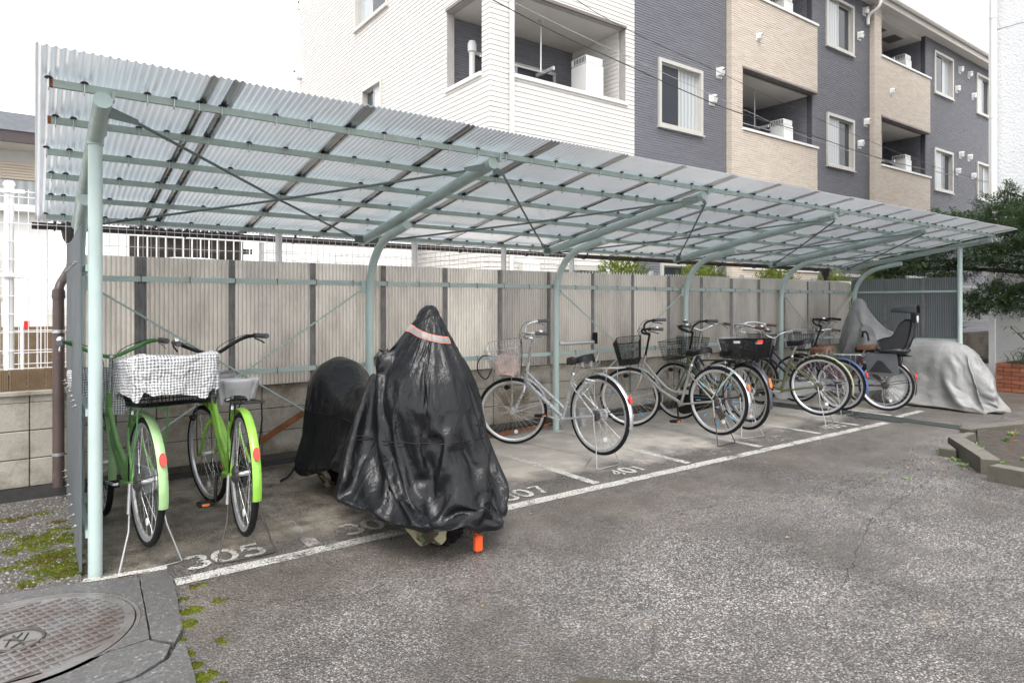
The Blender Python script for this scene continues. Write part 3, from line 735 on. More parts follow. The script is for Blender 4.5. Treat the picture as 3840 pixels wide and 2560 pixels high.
MB().box((.55, 0, .30), (1.35, .006, .045), Matrix.Rotation(-rad(29), 3, 'Y')).box((.55, .02, .32), (1.35, .04, .005), Matrix.Rotation(-rad(29), 3, 'Y')).build('angle_iron', M['rust'], rb)
rb = thing('rusty_bar', 'rusty bar lying on the ground at the wall behind the silver bicycle', 'steel bar', (3.9, 5.62, .03))
MB().box((.35, 0, .01), (1.5, .04, .03), Matrix.Rotation(-rad(2), 3, 'Y')).build('flat_bar', M['rust'], rb)
# rag on the rail
rg = MB(); P = []
for i in range(13):
    row = []
    for j in range(17):
        u, v = i / 12 - .5, j / 16 - .5
        row.append((2.60 + v * .26 + .02 * math.sin(i * 2.1), 5.56 + u * .08 + .02 * math.sin(j * 1.3), .86 + .10 * (1 - (2 * u) ** 2) * (1 - (2 * v) ** 2) + .018 * math.sin(i * 1.7 + j) + .015 * math.sin(j * 2.3 - i)))
    P.append(row)
M['rag'] = mat('grey_rag', (.30, .28, .26), .95, var=.2, vs_=20)
tag(rg.grid(P).build('rag', M['rag'], smooth=2), 'crumpled grey rag stuffed behind the post on the lower rail', 'rag')

# ------------------------------------------------------------------ block wall with fence
WY = 5.78
t = NT('block_concrete'); p = t.pos(); ri = t.node('ObjectInfo').outputs['Random']
c = t.mix(t.noise(p, 3, 5, .65), (.25, .228, .19), (.50, .47, .415)); c = t.mix(t.mr(t.noise(p, 1.6, 6, .7), .47, .62), c, (.15, .123, .085))
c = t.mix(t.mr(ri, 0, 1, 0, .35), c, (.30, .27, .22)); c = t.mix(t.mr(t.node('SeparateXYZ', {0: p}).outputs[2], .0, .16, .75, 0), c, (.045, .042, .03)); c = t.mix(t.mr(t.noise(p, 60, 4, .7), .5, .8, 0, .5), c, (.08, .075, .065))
M['block'] = t.fin(t.bsdf(col=c, rough=.85, nrm=t.bump(t.noise(p, 120, 5, .7), .4, .006)))
M['mortar'] = mat('mortar', (.07, .062, .05), .9, var=.3, vs_=10, world=True)
M['foot'] = mat('footing', (.035, .034, .033), .8, var=.3, vs_=10, world=True)
BW = wthing('block_wall', 'weathered grey concrete block wall behind the shelter', 'wall', (0, WY, 0))
MB().bb((-3, WY + .012, 0), (20.5, WY + .12, .742)).build('core', M['mortar'], BW)
MB().bb((-3, WY - .012, 0), (.24, WY + .012, .092)).bb((.26, WY - .004, 0), (20.5, WY + .012, .05)).build('footing', M['foot'], BW)
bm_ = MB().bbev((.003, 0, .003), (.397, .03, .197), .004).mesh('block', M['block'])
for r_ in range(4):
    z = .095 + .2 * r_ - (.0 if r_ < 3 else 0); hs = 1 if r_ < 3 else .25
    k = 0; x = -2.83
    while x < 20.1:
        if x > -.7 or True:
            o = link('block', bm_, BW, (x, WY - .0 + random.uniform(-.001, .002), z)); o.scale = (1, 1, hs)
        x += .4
mb = MB().bb((-3, WY - .02, .748), (.3, WY + .13, .772)); mb.build('coping', M['block'], BW)
# ribbed brown cap boards on the neighbour's side, left
M['browntile'] = mat('brown_ribbed_tile', (.17, .115, .065), .8, var=.3, vs_=8, dirt=((.07, .05, .035), .55, 12, .7), world=True)
rbd = wthing('tile_band', 'band of brown vertical ribbed tiles on top of the block wall at the left', 'tiles', (-1, WY + .1, .772))
tm = MB(); tm.bb((0, .01, 0), (.098, .05, .15))
for q in range(8): tm.bb((.002 + q * .0122, 0, 0), (.010 + q * .0122, .011, .15))
tm = tm.mesh('ribbed_tile', M['browntile'])
for k in range(20): link('ribbed_tile', tm, rbd, (-1.70 + .1035 * k, WY + .07, .772))
# white mesh fence
def mesh_fence(name, label, x0, x1, y, z0, z1, posts, vsp=.055, hz=None, roll=False, r_=.0022, cat='fence'):
    F_ = wthing(name, label, cat, (x0, y, z0)); 
    ps = [x0] + posts + [x1]
    for a_, b_ in zip(ps, ps[1:]):
        mb = MB(); n = max(2, int((b_ - a_) / vsp))
        for k in range(n + 1):
            x = a_ + (b_ - a_) * k / n; mb.tube([(x, y, z0 + .02), (x, y, z1)], r_, 4, cap=False)
        for z in hz: mb.tube([(a_, y - r_ * 2, z), (b_, y - r_ * 2, z)], r_ * 1.2, 4, cap=False)
        if roll:
            m_ = int((b_ - a_) / .05) * 4; mb.tube([(a_ + (b_ - a_) * q / m_, y + .02 * math.sin(q * PI / 2), z1 + .02 * math.cos(q * PI / 2)) for q in range(m_ + 1)], r_ * 2.2, 4)
        mb.build('mesh_panel', M['whitefence'], F_)
    for x in posts:
        MB().tube([(x, y + .035, z0 - .1), (x, y + .035, z1 + .03)], .030, 14).lathe([(.036, z1 + .02), (.036, z1 + .04), (.025, z1 + .055), (0, z1 + .06)], (x, y + .035, 0), n=14).build('fence_post', M['whitefence'], F_, True)
        for z in (z0 + .12, (z0 + z1) / 2 + .1, z1 - .02): MB().lathe([(.036, -.014), (.036, .014)], (x, y + .035, z), n=14).bb((x - .09, y - .012, z - .012), (x + .09, y - .002, z + .012)).build('post_clamp', M['whitefence'], F_)
    return F_
FY = WY + .10
hzs = [.80, .84] + [.80 + .13 * k for k in range(1, 11)] + [2.16, 2.2]
mesh_fence('mesh_fence', 'tall white wire mesh fence on the wall behind the shelter', -2.3, 5.25, FY, .78, 2.22, [-1.95, -.15, 1.75, 3.1, 4.2, 5.2], hz=hzs)
mesh_fence('mesh_fence', 'low white wire mesh fence with looped top wire past the shelter middle', 5.3, 20.4, FY, .78, 1.765, [6.6, 8.6, 10.6, 12.6, 14.6, 16.6, 18.6], hz=[.82, 1.0, 1.25, 1.5, 1.74], roll=True)
# ------------------------------------------------------------------ buildings
YB = 8.2; XC = 5.565; YF = 17.0; ZT = 9.1
M['wsiding'] = mat('white_siding', (.64, .62, .588), .55, var=.035, vs_=2.5, bump=.12, bs=35, world=True)
M['wgroove'] = mat('siding_groove', (.34, .32, .31), .8, var=.1, world=True)
def dark_m(name, cols, grout):
    t = NT(name); p = t.pos(); xyz = t.node('SeparateXYZ', {0: p}); q = t.node('CombineXYZ', {0: t.math('ADD', xyz.outputs[0], xyz.outputs[1]), 1: xyz.outputs[2], 2: 0.0})
    br = t.node('TexBrick', {'Vector': q.outputs[0], 'Color1': (*cols[0], 1), 'Color2': (*cols[1], 1), 'Mortar': (*grout, 1), 'Scale': 1.0, 'Mortar Size': .0015, 'Brick Width': .23, 'Row Height': .0465, 'Bias': 0.0}, offset=.5)
    c = t.mix(t.mr(t.noise(p, 55, 5, .7), .3, .7, 0, .5), br.outputs[0], tuple(k * .75 for k in cols[0]))
    return t.fin(t.bsdf(col=c, rough=.6, nrm=t.bump(t.noise(p, 70, 5, .7), .45, .008)))
M['dsiding'] = dark_m('slate_siding', ((.165, .168, .19), (.205, .208, .23)), (.09, .09, .10))
M['dgroove'] = mat('slate_groove', (.055, .055, .065), .8, world=True)
M['beige'] = dark_m('beige_tile', ((.62, .535, .45), (.74, .665, .58)), (.46, .40, .34))
M['bgroove'] = mat('beige_groove', (.27, .22, .18), .8, world=True)
M['trim'] = mat('cream_trim', (.56, .52, .47), .45, var=.04)
M['wtrim'] = mat('white_trim', (.70, .69, .67), .4, var=.04)
M['soffit'] = mat('soffit', (.60, .57, .53), .8, var=.04)
M['dtrim'] = mat('brown_flashing', (.16, .14, .13), .5)
M['frame'] = mat('window_frame', (.50, .485, .45), .4, .1, var=.04)
t = NT('window_glass'); M['glass'] = t.fin(t.bsdf(col=(.045, .05, .058), rough=.08, spec=.35))
t = NT('curtained_glass'); p = t.pos(); wv = t.node('TexWave', {'Vector': p, 'Scale': 3.0, 'Distortion': 1.5, 'Detail': 2.0}, bands_direction='X')
M['curtain'] = t.fin(t.bsdf(col=t.mix(wv.outputs['Fac'], (.34, .365, .375), (.50, .52, .525)), rough=.15, spec=.4))
M['unit'] = mat('white_unit', (.70, .70, .69), .4, var=.05)
M['vent'] = mat('vent_hood', (.72, .71, .69), .35, .1)
APT = wthing('apartment_building', 'three storey apartment block with white, slate and beige siding behind the shelter', 'building', (XC, YB, 0))
def P3(ax, plane, u, w, z): return (u, plane - w, z) if ax == 'y' else (plane - w, u, z)
def obox(mb, ax, plane, u0, u1, w0, w1, z0, z1): mb.bb(P3(ax, plane, u0, w0, z0), P3(ax, plane, u1, w1, z1)); return mb
def holes_segments(u0, u1, z, holes):
    segs = [(u0, u1)]
    for a_, b_, c_, d_ in holes:
        if c_ < z < d_:
            ns = []
            for s, e in segs:
                if b_ <= s or a_ >= e: ns.append((s, e)); continue
                if a_ > s: ns.append((s, a_))
                if b_ < e: ns.append((b_, e))
            segs = ns
    return [q for q in segs if q[1] - q[0] > .004]
def wall(ax, plane, u0, u1, z0, z1, holes, m, name='wall'):
    mb = MB(); zs = sorted({z0, z1, *[h[2] for h in holes], *[h[3] for h in holes]}); zs = [z for z in zs if z0 <= z <= z1]
    for a_, b_ in zip(zs, zs[1:]):
        for s, e in holes_segments(u0, u1, (a_ + b_) / 2, holes): obox(mb, ax, plane, s, e, -.14, 0, a_, b_)
    return mb.build(name, m, APT)
def courses(ax, plane, u0, u1, z0, z1, holes, m, pitch, gap, depth, each=False, name='siding_board', joints=()):
    n = int((z1 - z0) / pitch); big = MB(); each0 = each
    for k in range(n):
        za, zb_ = z0 + k * pitch + gap / 2, z0 + (k + 1) * pitch - gap / 2; each = each0 and za > 2.3; mb = MB() if each else big
        for s, e in holes_segments(u0, u1, (za + zb_) / 2, holes):
            cuts = [s] + [j for j in joints if s < j < e] + [e]
            for c0, c1 in zip(cuts, cuts[1:]):
                s_, e_ = c0 + (.004 if c0 in joints else 0), c1 - (.004 if c1 in joints else 0)
                # lapped strip with chamfered edges
                ch = min(.006, gap); pr = [(0, za), (depth - ch, za), (depth, za + ch), (depth, zb_ - ch), (depth - ch, zb_), (0, zb_)]
                V = [P3(ax, plane, s_, w, z) for w, z in pr] + [P3(ax, plane, e_, w, z) for w, z in pr]
                F = [(i, i + 6, (i + 1) % 6 + 6, (i + 1) % 6) for i in range(6)] + [tuple(range(6)), tuple(range(6, 12))[::-1]]
                if ax == 'x': F = [f[::-1] for f in F]
                mb.add(V, F)
                if each: mb.build(name, m, APT); mb = MB()
    if big.v: tag(big.build(name if not each0 else 'siding_courses', m, APT), kind='stuff')
H_BAL = (5.985, 8.475, 4.93, 6.27); H_BAL3 = (5.985, 8.475, 7.79, ZT - .1)
XW = 8.692
FH = [H_BAL, H_BAL3, (6.9, 7.9, .9, 2.0)]
GH = [(8.40, 9.47, 4.93, 6.25), (8.40, 9.47, 7.79, ZT - .1), (11.72, 13.30, 7.22, 8.6), (11.98, 12.93, 4.6, 5.85), (13.2, 14.2, 1.0, 2.2)]
wall('y', YB, XC, XW, 0, ZT, FH, M['wgroove']); wall('x', XC, YB, YF, 0, ZT, GH, M['wgroove'])
courses('y', YB, XC - .014, XW, .3, ZT, FH, M['wsiding'], .0785, .007, .014, True)
courses('x', XC, YB, YF, .3, ZT, GH, M['wsiding'], .0785, .007, .014, True)
# slate and beige facade
def win_hole(x0, x1, z0, z1): return (x0, x1, z0, z1)
WINS = [(9.34, 10.58, 4.70, 5.93), (15.29, 16.55, 4.71, 5.94), (21.29, 22.57, 4.74, 5.94), (15.26, 16.53, 7.57, 8.78), (21.29, 22.59, 7.58, 8.79), (24.46, 25.7, 7.53, 8.79), (24.5, 25.75, 4.76, 5.94), (9.34, 10.58, 7.56, 8.79)]
LOW = [(9.4, 11.0, 1.0, 2.15), (15.3, 16.9, 1.1, 2.1), (21.3, 22.9, 1.1, 2.1)]
BALC = [(11.39, 14.65), (17.40, 20.72)]
DH = WINS + LOW + [(a_ + .32, b_ - .02, z, z + 1.30) for a_, b_ in BALC for z in (2.1, 4.965, 7.80)]
wall('y', YB + .005, XW, 28, 0, ZT, DH, M['dgroove'])
courses('y', YB + .005, XW, 28, .3, ZT, DH + [(a_, b_, .2, ZT) for a_, b_ in BALC], M['dsiding'], .0465, .006, .012, False, 'siding_courses')
PB = .13
for a_, b_ in BALC:
    bh = [(a_ + .37, b_ + .01, z, z + 1.30 if z < 7 else 9.3) for z in (2.1, 4.965, 7.80)]
    mb = MB()
    zs = [0, 2.1, 3.4, 4.965, 6.265, 7.80, ZT]
    obox(mb, 'y', YB, a_ + .012, a_ + .37, 0, PB - .012, 0, ZT)
    for z0, z1 in ((0, 2.1), (3.4, 4.965), (6.265, 7.80)): obox(mb, 'y', YB, a_ + .37, b_ - .012, -.12, PB - .012, z0, z1)
    mb.build('balcony_parapet', M['bgroove'], APT)
    courses('y', YB - PB + .012, a_, b_, .3, ZT, bh, M['beige'], .0465, .006, .012, False, 'tile_courses')
    courses('x', a_ + .012, YB - PB + .012, YB, .3, ZT, [], M['beige'], .0465, .006, .012, False, 'tile_courses')
    for z in (2.1, 4.965, 7.80):
        obox(MB(), 'y', YB, a_ + .36, b_ + .02, -.14, PB + .03, z, z + .05).build('parapet_cap', M['wtrim'], APT)
        if z < 7: obox(MB(), 'y', YB, a_ + .36, b_ + .01, -.02, PB + .012, z + 1.27, z + 1.31).build('soffit_flashing', M['dtrim'], APT)
def recess(x0, x1, z0, z1, depth, y, right_m, gable=False):
    # inside of a balcony: back wall, ceiling, floor, side walls
    d = depth
    lo = x0 if gable else x0 - .35
    mb = MB(); mb.bb((lo, y + d, z0 - 1.0), (x1 + .14, y + d + .1, z1)); mb.build('balcony_back_wall', M['dsiding'], APT)
    courses('y', y + d, lo + .01, x1, z0 - .9, z1, [], M['dsiding'], .0465, .006, .012, False, 'siding_courses')
    MB().bb((lo, y + .0, z1 - .002), (x1 + .14, y + d + .1, z1 + .1)).build('balcony_ceiling', M['soffit'], APT)
    MB().bb((lo, y, z0 - 1.1), (x1 + .14, y + d, z0 - 1.0)).build('balcony_floor', M['soffit'], APT)
    MB().bb((x1, y + .02, z0 - 1.0), (x1 + .1, y + d, z1)).build('balcony_side_wall', right_m, APT)
    courses('x', x1, y + .02, y + d, z0 - .9, z1, [], right_m, .0465 if right_m == M['dsiding'] else .0785, .006, .010, False, 'siding_courses')
    if not gable: MB().bb((x0 - .45, y + .15, z0 - 1.0), (x0 - .35, y + d, z1)).build('balcony_side_wall', right_m, APT)
def heater(x, y, z0, z1, w=.36, d=.38):
    o = MB().bbev((x, y, z0), (x + w, y + d, z1 - .14), .012).build('water_heater', M['unit'], APT)
    MB().bbev((x, y + .02, z1 - .13), (x + w, y + d, z1), .012).build('flue_box', M['unit'], o)
    for k in range(4): MB().bb((x - .004, y + .08, z0 + .12 + k * .03), (x - .001, y + d - .08, z0 + .135 + k * .03)).build('louver', M['black'], o)
    for k in range(8): MB().bb((x - .004, y + .03 + .04 * k, z1 - .11), (x - .001, y + .05 + .04 * k, z1 - .02)).build('flue_slot', M['black'], o)
def hanger(x, y, zc, zt, dx=.34):
    o = MB().tube([(x, y, zc), (x, y, zt)], .014, 8).lathe([(.055, 0), (.02, -.02)], (x, y, zt), n=12).build('laundry_hanger', M['alu'], APT, True)
    mb = MB()
    mb.bb((x - .02, y - .35, zc - .03), (x + .02, y + .12, zc + .03))
    for k in range(4): mb.lathe([(.018, -.024), (.018, .024)], (x, y - .30 + k * .1, zc), 'x', 10)
    mb.build('hanger_arm', M['alu'], o)
for a_, b_ in BALC:
    for z in (2.1, 4.965, 7.80):
        z1 = z + 1.27 if z < 7 else ZT - .12
        recess(a_ + .37, b_ - .02, z, z1, 1.35, YB + .1, M['dsiding'])
        if z > 3:
            heater(b_ - .95, YB + .12, z - .45, z + .62); hanger(b_ - 1.45, YB + .55, z + .38, z1)
            MB().tube([(a_ + .5, YB + .45, z + .40), (b_ - .9, YB + .45, z + .40)], .015, 8).build('laundry_pole', M['alu'], APT, True)
            mb = MB().bb((a_ + .4, YB + 1.40, z - .95), (a_ + 1.9, YB + 1.44, z + .85)); mb.build('balcony_door', M['glass'], APT)
for z in (4.93, 7.79):
    z1 = z + 1.34 if z < 7 else ZT - .12
    recess(5.58, 8.475, z, z1, 1.28, YB + .14, M['wsiding'], True)
    heater(7.72, YB + .18, z - .35, z + .78, .40, .42); hanger(7.05, YB + .62, z + .42, z1)
    MB().tube([(5.75, YB + .55, z + .42), (7.1, YB + .55, z + .42)], .016, 8).build('laundry_pole', M['alu'], APT, True)
    o = MB().bb((6.15, YB + 1.37, z - .95), (7.95, YB + 1.40, z + .80)).build('balcony_door', M['glass'], APT)
    MB().bb((6.1, YB + 1.35, z + .78), (8.0, YB + 1.41, z + .84)).bb((7.02, YB + 1.35, z - .95), (7.09, YB + 1.41, z + .8)).bb((6.1, YB + 1.35, z - .95), (6.16, YB + 1.41, z + .8)).bb((7.94, YB + 1.35, z - .95), (8.0, YB + 1.41, z + .8)).build('door_frame', M['frame'], o)
    obox(MB(), 'y', YB, 5.97, 8.50, -.16, .05, z - .03, z + .03).build('parapet_cap', M['wtrim'], APT)
    obox(MB(), 'x', XC, 8.39, 9.49, -.16, .05, z - .03, z + .03).build('parapet_cap', M['wtrim'], APT)
    obox(MB(), 'y', YB, 5.97, 8.49, -.02, .022, z1 - .01, z1 + .04).build('soffit_flashing', M['dtrim'], APT)
    obox(MB(), 'x', XC, 8.39, 9.49, -.02, .022, z1 - .01, z1 + .04).build('soffit_flashing', M['dtrim'], APT)
    # vent riser seen through the gable opening
    MB().tube([(5.95, 9.30, z - .9), (5.95, 9.30, z + .70)], .05, 12).lathe([(.05, .68), (.075, .70), (.075, .83), (.05, .88), (0, .89)], (5.95, 9.30, z), n=14).build('vent_riser', M['unit'], APT, True)
    MB().lathe([(.07, 0), (.07, .16), (.04, .2), (0, .21)], (6.3, 9.44, z + .1), 'z', 12).build('vent_hood', M['vent'], APT, True)
def window(ax, plane, u0, u1, z0, z1, curtain=1, split=.5):
    w = MB(); f = .05
    for a_, b_, c_, d_ in ((u0 - .02, u1 + .02, z1 - f, z1 + .02), (u0 - .02, u1 + .02, z0 - .02, z0 + f), (u0 - .02, u0 + f, z0 + f, z1 - f), (u1 - f, u1 + .02, z0 + f, z1 - f)): obox(w, ax, plane, a_, b_, -.09, .045, c_, d_)
    obox(w, ax, plane, u0 - .04, u1 + .04, .0, .07, z0 - .05, z0 - .02)
    o = w.build('window', M['frame'], APT)
    um = u0 + (u1 - u0) * split
    for k, (a_, b_) in enumerate(((u0 + f, um), (um, u1 - f))):
        dw = -.02 - .035 * k
        s = MB(); g = .026
        for q in ((a_, b_, z1 - f - g, z1 - f), (a_, b_, z0 + f, z0 + f + g), (a_, a_ + g, z0 + f + g, z1 - f - g), (b_ - g, b_, z0 + f + g, z1 - f - g)): obox(s, ax, plane, q[0], q[1], dw - .025, dw, q[2], q[3])
        s.build('sash', M['frame'], o)
        obox(MB(), ax, plane, a_ + g, b_ - g, dw - .016, dw - .010, z0 + f + g, z1 - f - g).build('pane', M['curtain' if k == curtain else 'glass'], o)
    obox(MB(), ax, plane, u0, u1, -.16, -.13, z0, z1).build('window_back', M['curtain'], o)
for i, (a_, b_, c_, d_) in enumerate(WINS): window('y', YB, a_, b_, c_, d_, curtain=(1, 0, 0, 0, 1, 0, 1, 1)[i])
for a_, b_, c_, d_ in LOW: window('y', YB, a_, b_, c_, d_, 1)
window('y', YB, 6.9, 7.9, .9, 2.0, 0)
window('x', XC, 11.72, 13.30, 7.22, 8.6, 1); window('x', XC, 11.98, 12.93, 4.6, 5.85, 0); window('x', XC, 13.2, 14.2, 1.0, 2.2, 0)
hm = MB(); n = 12
P = []
for w_, r_ in ((0, .068), (.07, .068), (.11, .055), (.125, .03)):
    P.append([(r_ * math.cos(PI * q / n), -w_, .02 + r_ * math.sin(PI * q / n)) for q in range(n + 1)])
hm.grid(P); hm.grid([[(.068, 0, .02), (.068, -.07, .02), (.055, -.11, .02)], [(.068, 0, -.07), (.068, -.05, -.07), (.055, -.085, -.07)]]); hm.grid([[(-.068, 0, -.07), (-.068, -.05, -.07), (-.055, -.085, -.07)], [(-.068, 0, .02), (-.068, -.07, .02), (-.055, -.11, .02)]])
hm.grid([[(-.055, -.11, .02), (.055, -.11, .02)], [(-.055, -.085, -.07), (.055, -.085, -.07)]]); hm.box((0, -.006, -.02), (.17, .012, .19)); hm.bb((-.05, -.08, -.068), (.05, -.01, -.062))
hmesh = hm.mesh('vent_hood', M['vent'], True)
for x, z in ((11.146, 6.047), (10.909, 5.459), (16.85, 8.16), (17.12, 8.85), (17.18, 6.03), (16.87, 5.43), (23.14, 8.62), (23.85, 8.62), (22.9, 7.98), (24.18, 8.0), (23.17, 6.0), (23.85, 6.0), (22.93, 5.45), (24.15, 5.45)):
    o = link('vent_hood', hmesh, APT, (x, YB, z)); o.scale = (1.05, 1.05, 1.05)
for x, z, y in ((12.3, 7.0, YB - PB), (18.3, 7.0, YB - PB)):
    o = link('vent_hood', hmesh, APT, (x, y, z)); o.scale = (.8, .9, .8)
o = link('vent_hood', hmesh, APT, (XC, 16.85, 7.3)); o.rotation_euler = (0, 0, -PI / 2); o.scale = (1.8, 1.6, 1.8)
o = link('vent_hood', hmesh, APT, (XC, 14.2, 5.45)); o.rotation_euler = (0, 0, -PI / 2); o.scale = (1.5, 1.4, 1.5)
# corner rain pipe, eaves
MB().tube([(5.93, YB - .07, .1), (5.93, YB - .07, ZT)], .04, 12).build('rain_pipe', M['unit'], APT, True)
for z in (3.0, 4.95, 6.45, 8.2): MB().lathe([(.047, -.012), (.047, .012)], (5.93, YB - .07, z), n=12).bb((5.91, YB - .07, z - .01), (5.95, YB, z + .01)).build('pipe_clip', M['unit'], APT)
MB().bb((XC, YB - .28, ZT - .02), (28.4, YB + 9, ZT + .04)).build('eaves_soffit', M['soffit'], APT)
MB().bb((XC - .02, YB - .31, ZT - .06), (28.4, YB - .28, ZT + .17)).build('fascia', M['trim'], APT)
MB().bb((XC - .01, YB, ZT), (XC + .14, YF, ZT + .5)).add([(XC - .01, YB, ZT + .5), (XC - .01, YF, ZT + .5), (XC - .01, 12.6, ZT + 1.9)], [(0, 2, 1)]).build('gable_wall', M['wsiding'], APT)
MB().tube([(XC, YB - .37, ZT + .14), (28.4, YB - .37, ZT + .14)], .06, 10).build('eaves_gutter', M['wtrim'], APT, True)
for x in (17.2,): MB().tube(smooth_path([(x, YB - .37, ZT + .1), (x, YB - .37, ZT - .25), (x - .02, YB - .07, ZT - .35), (x - .02, YB - .07, ZT - .6)], 2), .04, 10).build('rain_pipe', M['unit'], APT, True)
MB().add([(XC, YB - .3, ZT + .17), (28.4, YB - .3, ZT + .17), (28.4, YB + 4.4, ZT + 1.9), (XC, YB + 4.4, ZT + 1.9), (28.4, YF + .2, ZT + .17), (XC, YF + .2, ZT + .17)], [(0, 1, 2, 3), (3, 2, 4, 5), (0, 3, 5), (1, 4, 2)]).build('roof', M['dtrim'], APT)
for x in (18.6, 19.6): MB().bb((x, YB + .35, ZT - .128), (x + .55, YB + .75, ZT - .121)).build('ceiling_vent', M['dtrim'], APT)
# meter boxes at the ground floor
for x, z in ((6.1, 1.55), (8.2, 1.5)):
    MB().bbev((x, YB - .16, z), (x + .32, YB - .014, z + .5), .015).build('meter_box', M['wtrim'], APT)
# white house behind (left of the apartment block), with a grilled opening and canopy
HB = wthing('white_house', 'low white rendered house with white barred window seen through the fence', 'house', (.6, 10, 0))
M['render'] = mat('white_render', (.75, .74, .72), .8, var=.06, world=True)
M['dark'] = mat('dark_opening', (.10, .088, .078), .7, var=.5, vs_=5, world=True)
M['rooftile'] = mat('grey_roof_tile', (.17, .18, .20), .6, var=.2, vs_=10, world=True)
mb = MB(); mb.bb((.7, 10, 0), (1.0, 10.3, 3.3)); mb.bb((2.75, 10, 0), (5.2, 10.3, 3.3)); mb.bb((1.0, 10, 2.62), (2.75, 10.3, 3.3)); mb.bb((1.0, 10, 0), (2.75, 10.3, 1.3)); mb.build('wall', M['render'], HB)
mb = MB(); mb.bb((1.0, 11.2, 1.2), (2.75, 11.3, 2.7))
for k in range(5): mb.bb((1.0, 10.9 - .12 * k, 2.6 - .22 * k), (2.75, 10.96 - .12 * k, 2.68 - .22 * k))
mb.build('inner_shutter', M['dark'], HB)
g = MB()
for k in range(17): g.tube([(1.0 + 1.75 * k / 16, 9.97, 1.3), (1.0 + 1.75 * k / 16, 9.97, 2.64)], .009, 4)
for z in (1.32, 1.65, 1.98, 2.30, 2.6): g.tube([(1.0, 9.965, z), (2.75, 9.965, z)], .011, 4)
g.build('window_grille', M['whitefence'], HB)
MB().add([(.5, 9.6, 3.3), (5.4, 9.6, 3.3), (5.4, 12.5, 4.1), (.5, 12.5, 4.1)], [(0, 1, 2, 3)]).build('roof', M['rooftile'], HB)
for k in range(24): MB().bb((2.80, 9.985, .1 + .13 * k), (5.2, 10, .218 + .13 * k)).build('cladding_board', M['render'], HB)
for x, z in ((3.2, 1.75), (3.55, 1.8), (4.5, 1.7)): MB().bbev((x, 9.85, z), (x + .25, 9.985, z + .35), .02).build('meter_box', M['wtrim'], HB)
# white propane-style tank tops / parked kei van roof behind the fence
vn = wthing('parked_van', 'white rounded vehicle roof showing just above the back panels at the left', 'van', (1.6, 8.2, 0))
P = []
for i in range(13):
    u = i / 12; x = .95 + 1.0 * u; row = []
    for j in range(13):
        w = PI * j / 12; k = (1 - abs(2 * u - 1) ** 5); row.append((x, 8.2 - .75 * math.cos(w) * (0.55 + .45 * k), .5 + (1.42 * (max(0, math.sin(w)) ** .35)) * (.8 + .2 * k)))
    P.append(row)
MB().grid(P).build('body', M['unit'], vn, 2)
MB().bb((1.05, 7.455, 1.0), (1.85, 7.46, 1.4)).build('window', M['glass'], vn)
for x in (1.1, 1.75): MB().lathe([(.26, 0), (.28, .05), (.28, .13), (.26, .18)], (x, 7.5, .28), 'y', 18).build('wheel', M['rubber'], vn, True)
# left tiled-roof house
HA = wthing('tiled_house', 'house with grey tiled roof and beige shuttered window beyond the left fence', 'house', (-3, 11, 0))
M['beigewall'] = mat('beige_wall', (.60, .585, .56), .8, var=.05, world=True); M['shutter'] = mat('beige_shutter', (.62, .54, .45), .6, var=.04, world=True); M['woodframe'] = mat('wood_frame', (.33, .21, .13), .6)
MB().bb((-7, 11, 0), (.15, 11.4, 3.45)).build('wall', M['beigewall'], HA)
MB().bb((-7, 10.98, 3.05), (.15, 11, 3.28)).build('shutter_box', M['shutter'], HA)
for k in range(6): MB().bb((-7, 10.962, 3.055 + .037 * k), (.15, 10.98, 3.084 + .037 * k)).build('shutter_slat', M['shutter'], HA)
for x in (-3.2, -1.55, -.28):
    w_ = MB().bb((x - .75, 10.96, 2.55), (x + .35, 10.985, 3.04)).build('window', M['curtain'], HA)
    MB().bb((x - .80, 10.95, 2.5), (x + .4, 10.99, 2.56)).bb((x - .80, 10.95, 2.5), (x - .74, 10.99, 3.05)).bb((x + .34, 10.95, 2.5), (x + .4, 10.99, 3.05)).bb((x - .23, 10.95, 2.5), (x - .17, 10.99, 3.05)).build('frame', M['woodframe'], w_)
MB().bb((-7.2, 10.3, 3.42), (.15, 10.36, 3.56)).build('fascia', M['gutter'], HA)
MB().bb((-7.2, 10.36, 3.44), (.15, 11, 3.48)).build('eaves', M['beigewall'], HA)
for k in range(14):
    MB().bb((-7.2, 10.28 + .2 * k, 3.56 + .06 * k), (.15, 10.50 + .2 * k, 3.60 + .06 * k)).build('roof_course', M['rooftile'], HA)
# white garage/low wall piece behind fence, left
LW = wthing('garden_shed', 'pale shed with louvred shutter beyond the fence at far left', 'shed', (-2, 8.6, 0))
MB().bb((-3, 8.6, 0), (.1, 8.9, 2.35)).build('wall', M['render'], LW)
MB().bb((-1.1, 8.57, 1.45), (-.2, 8.6, 2.0)).build('louvre_frame', M['beigewall'], LW)
for k in range(9): MB().bb((-.98, 8.55, 1.5 + .05 * k), (-.3, 8.575, 1.53 + .05 * k)).build('louvre_slat', M['shutter'], LW)
MB().bb((-3, 8.45, 2.35), (.2, 9.0, 2.42)).build('roof', M['render'], LW)
bf = wthing('board_fence', 'brown board fence low behind the white mesh at the left', 'fence', (-1.5, 7.6, 0))
for k in range(13): MB().bb((-1.6 + .15 * k, 7.6, 0), (-1.46 + .15 * k, 7.63, 1.18)).build('board', M['browntile'], bf)
mesh_fence('mesh_fence', 'second white mesh fence farther back at the left', -2.2, 1.0, 7.4, .8, 1.75, [-1.2, .5], vsp=.06, hz=[.85, .95, 1.15, 1.35, 1.55, 1.7], r_=.003)
ip = thing('wrapped_pipe', 'beige cloth wrapped pipe bent over behind the fence at the left edge', 'pipe', (-.36, 6.3, 0))
M['wrap'] = mat('beige_wrap', (.62, .55, .45), .85, var=.08, vs_=20, bump=.2, bs=20)
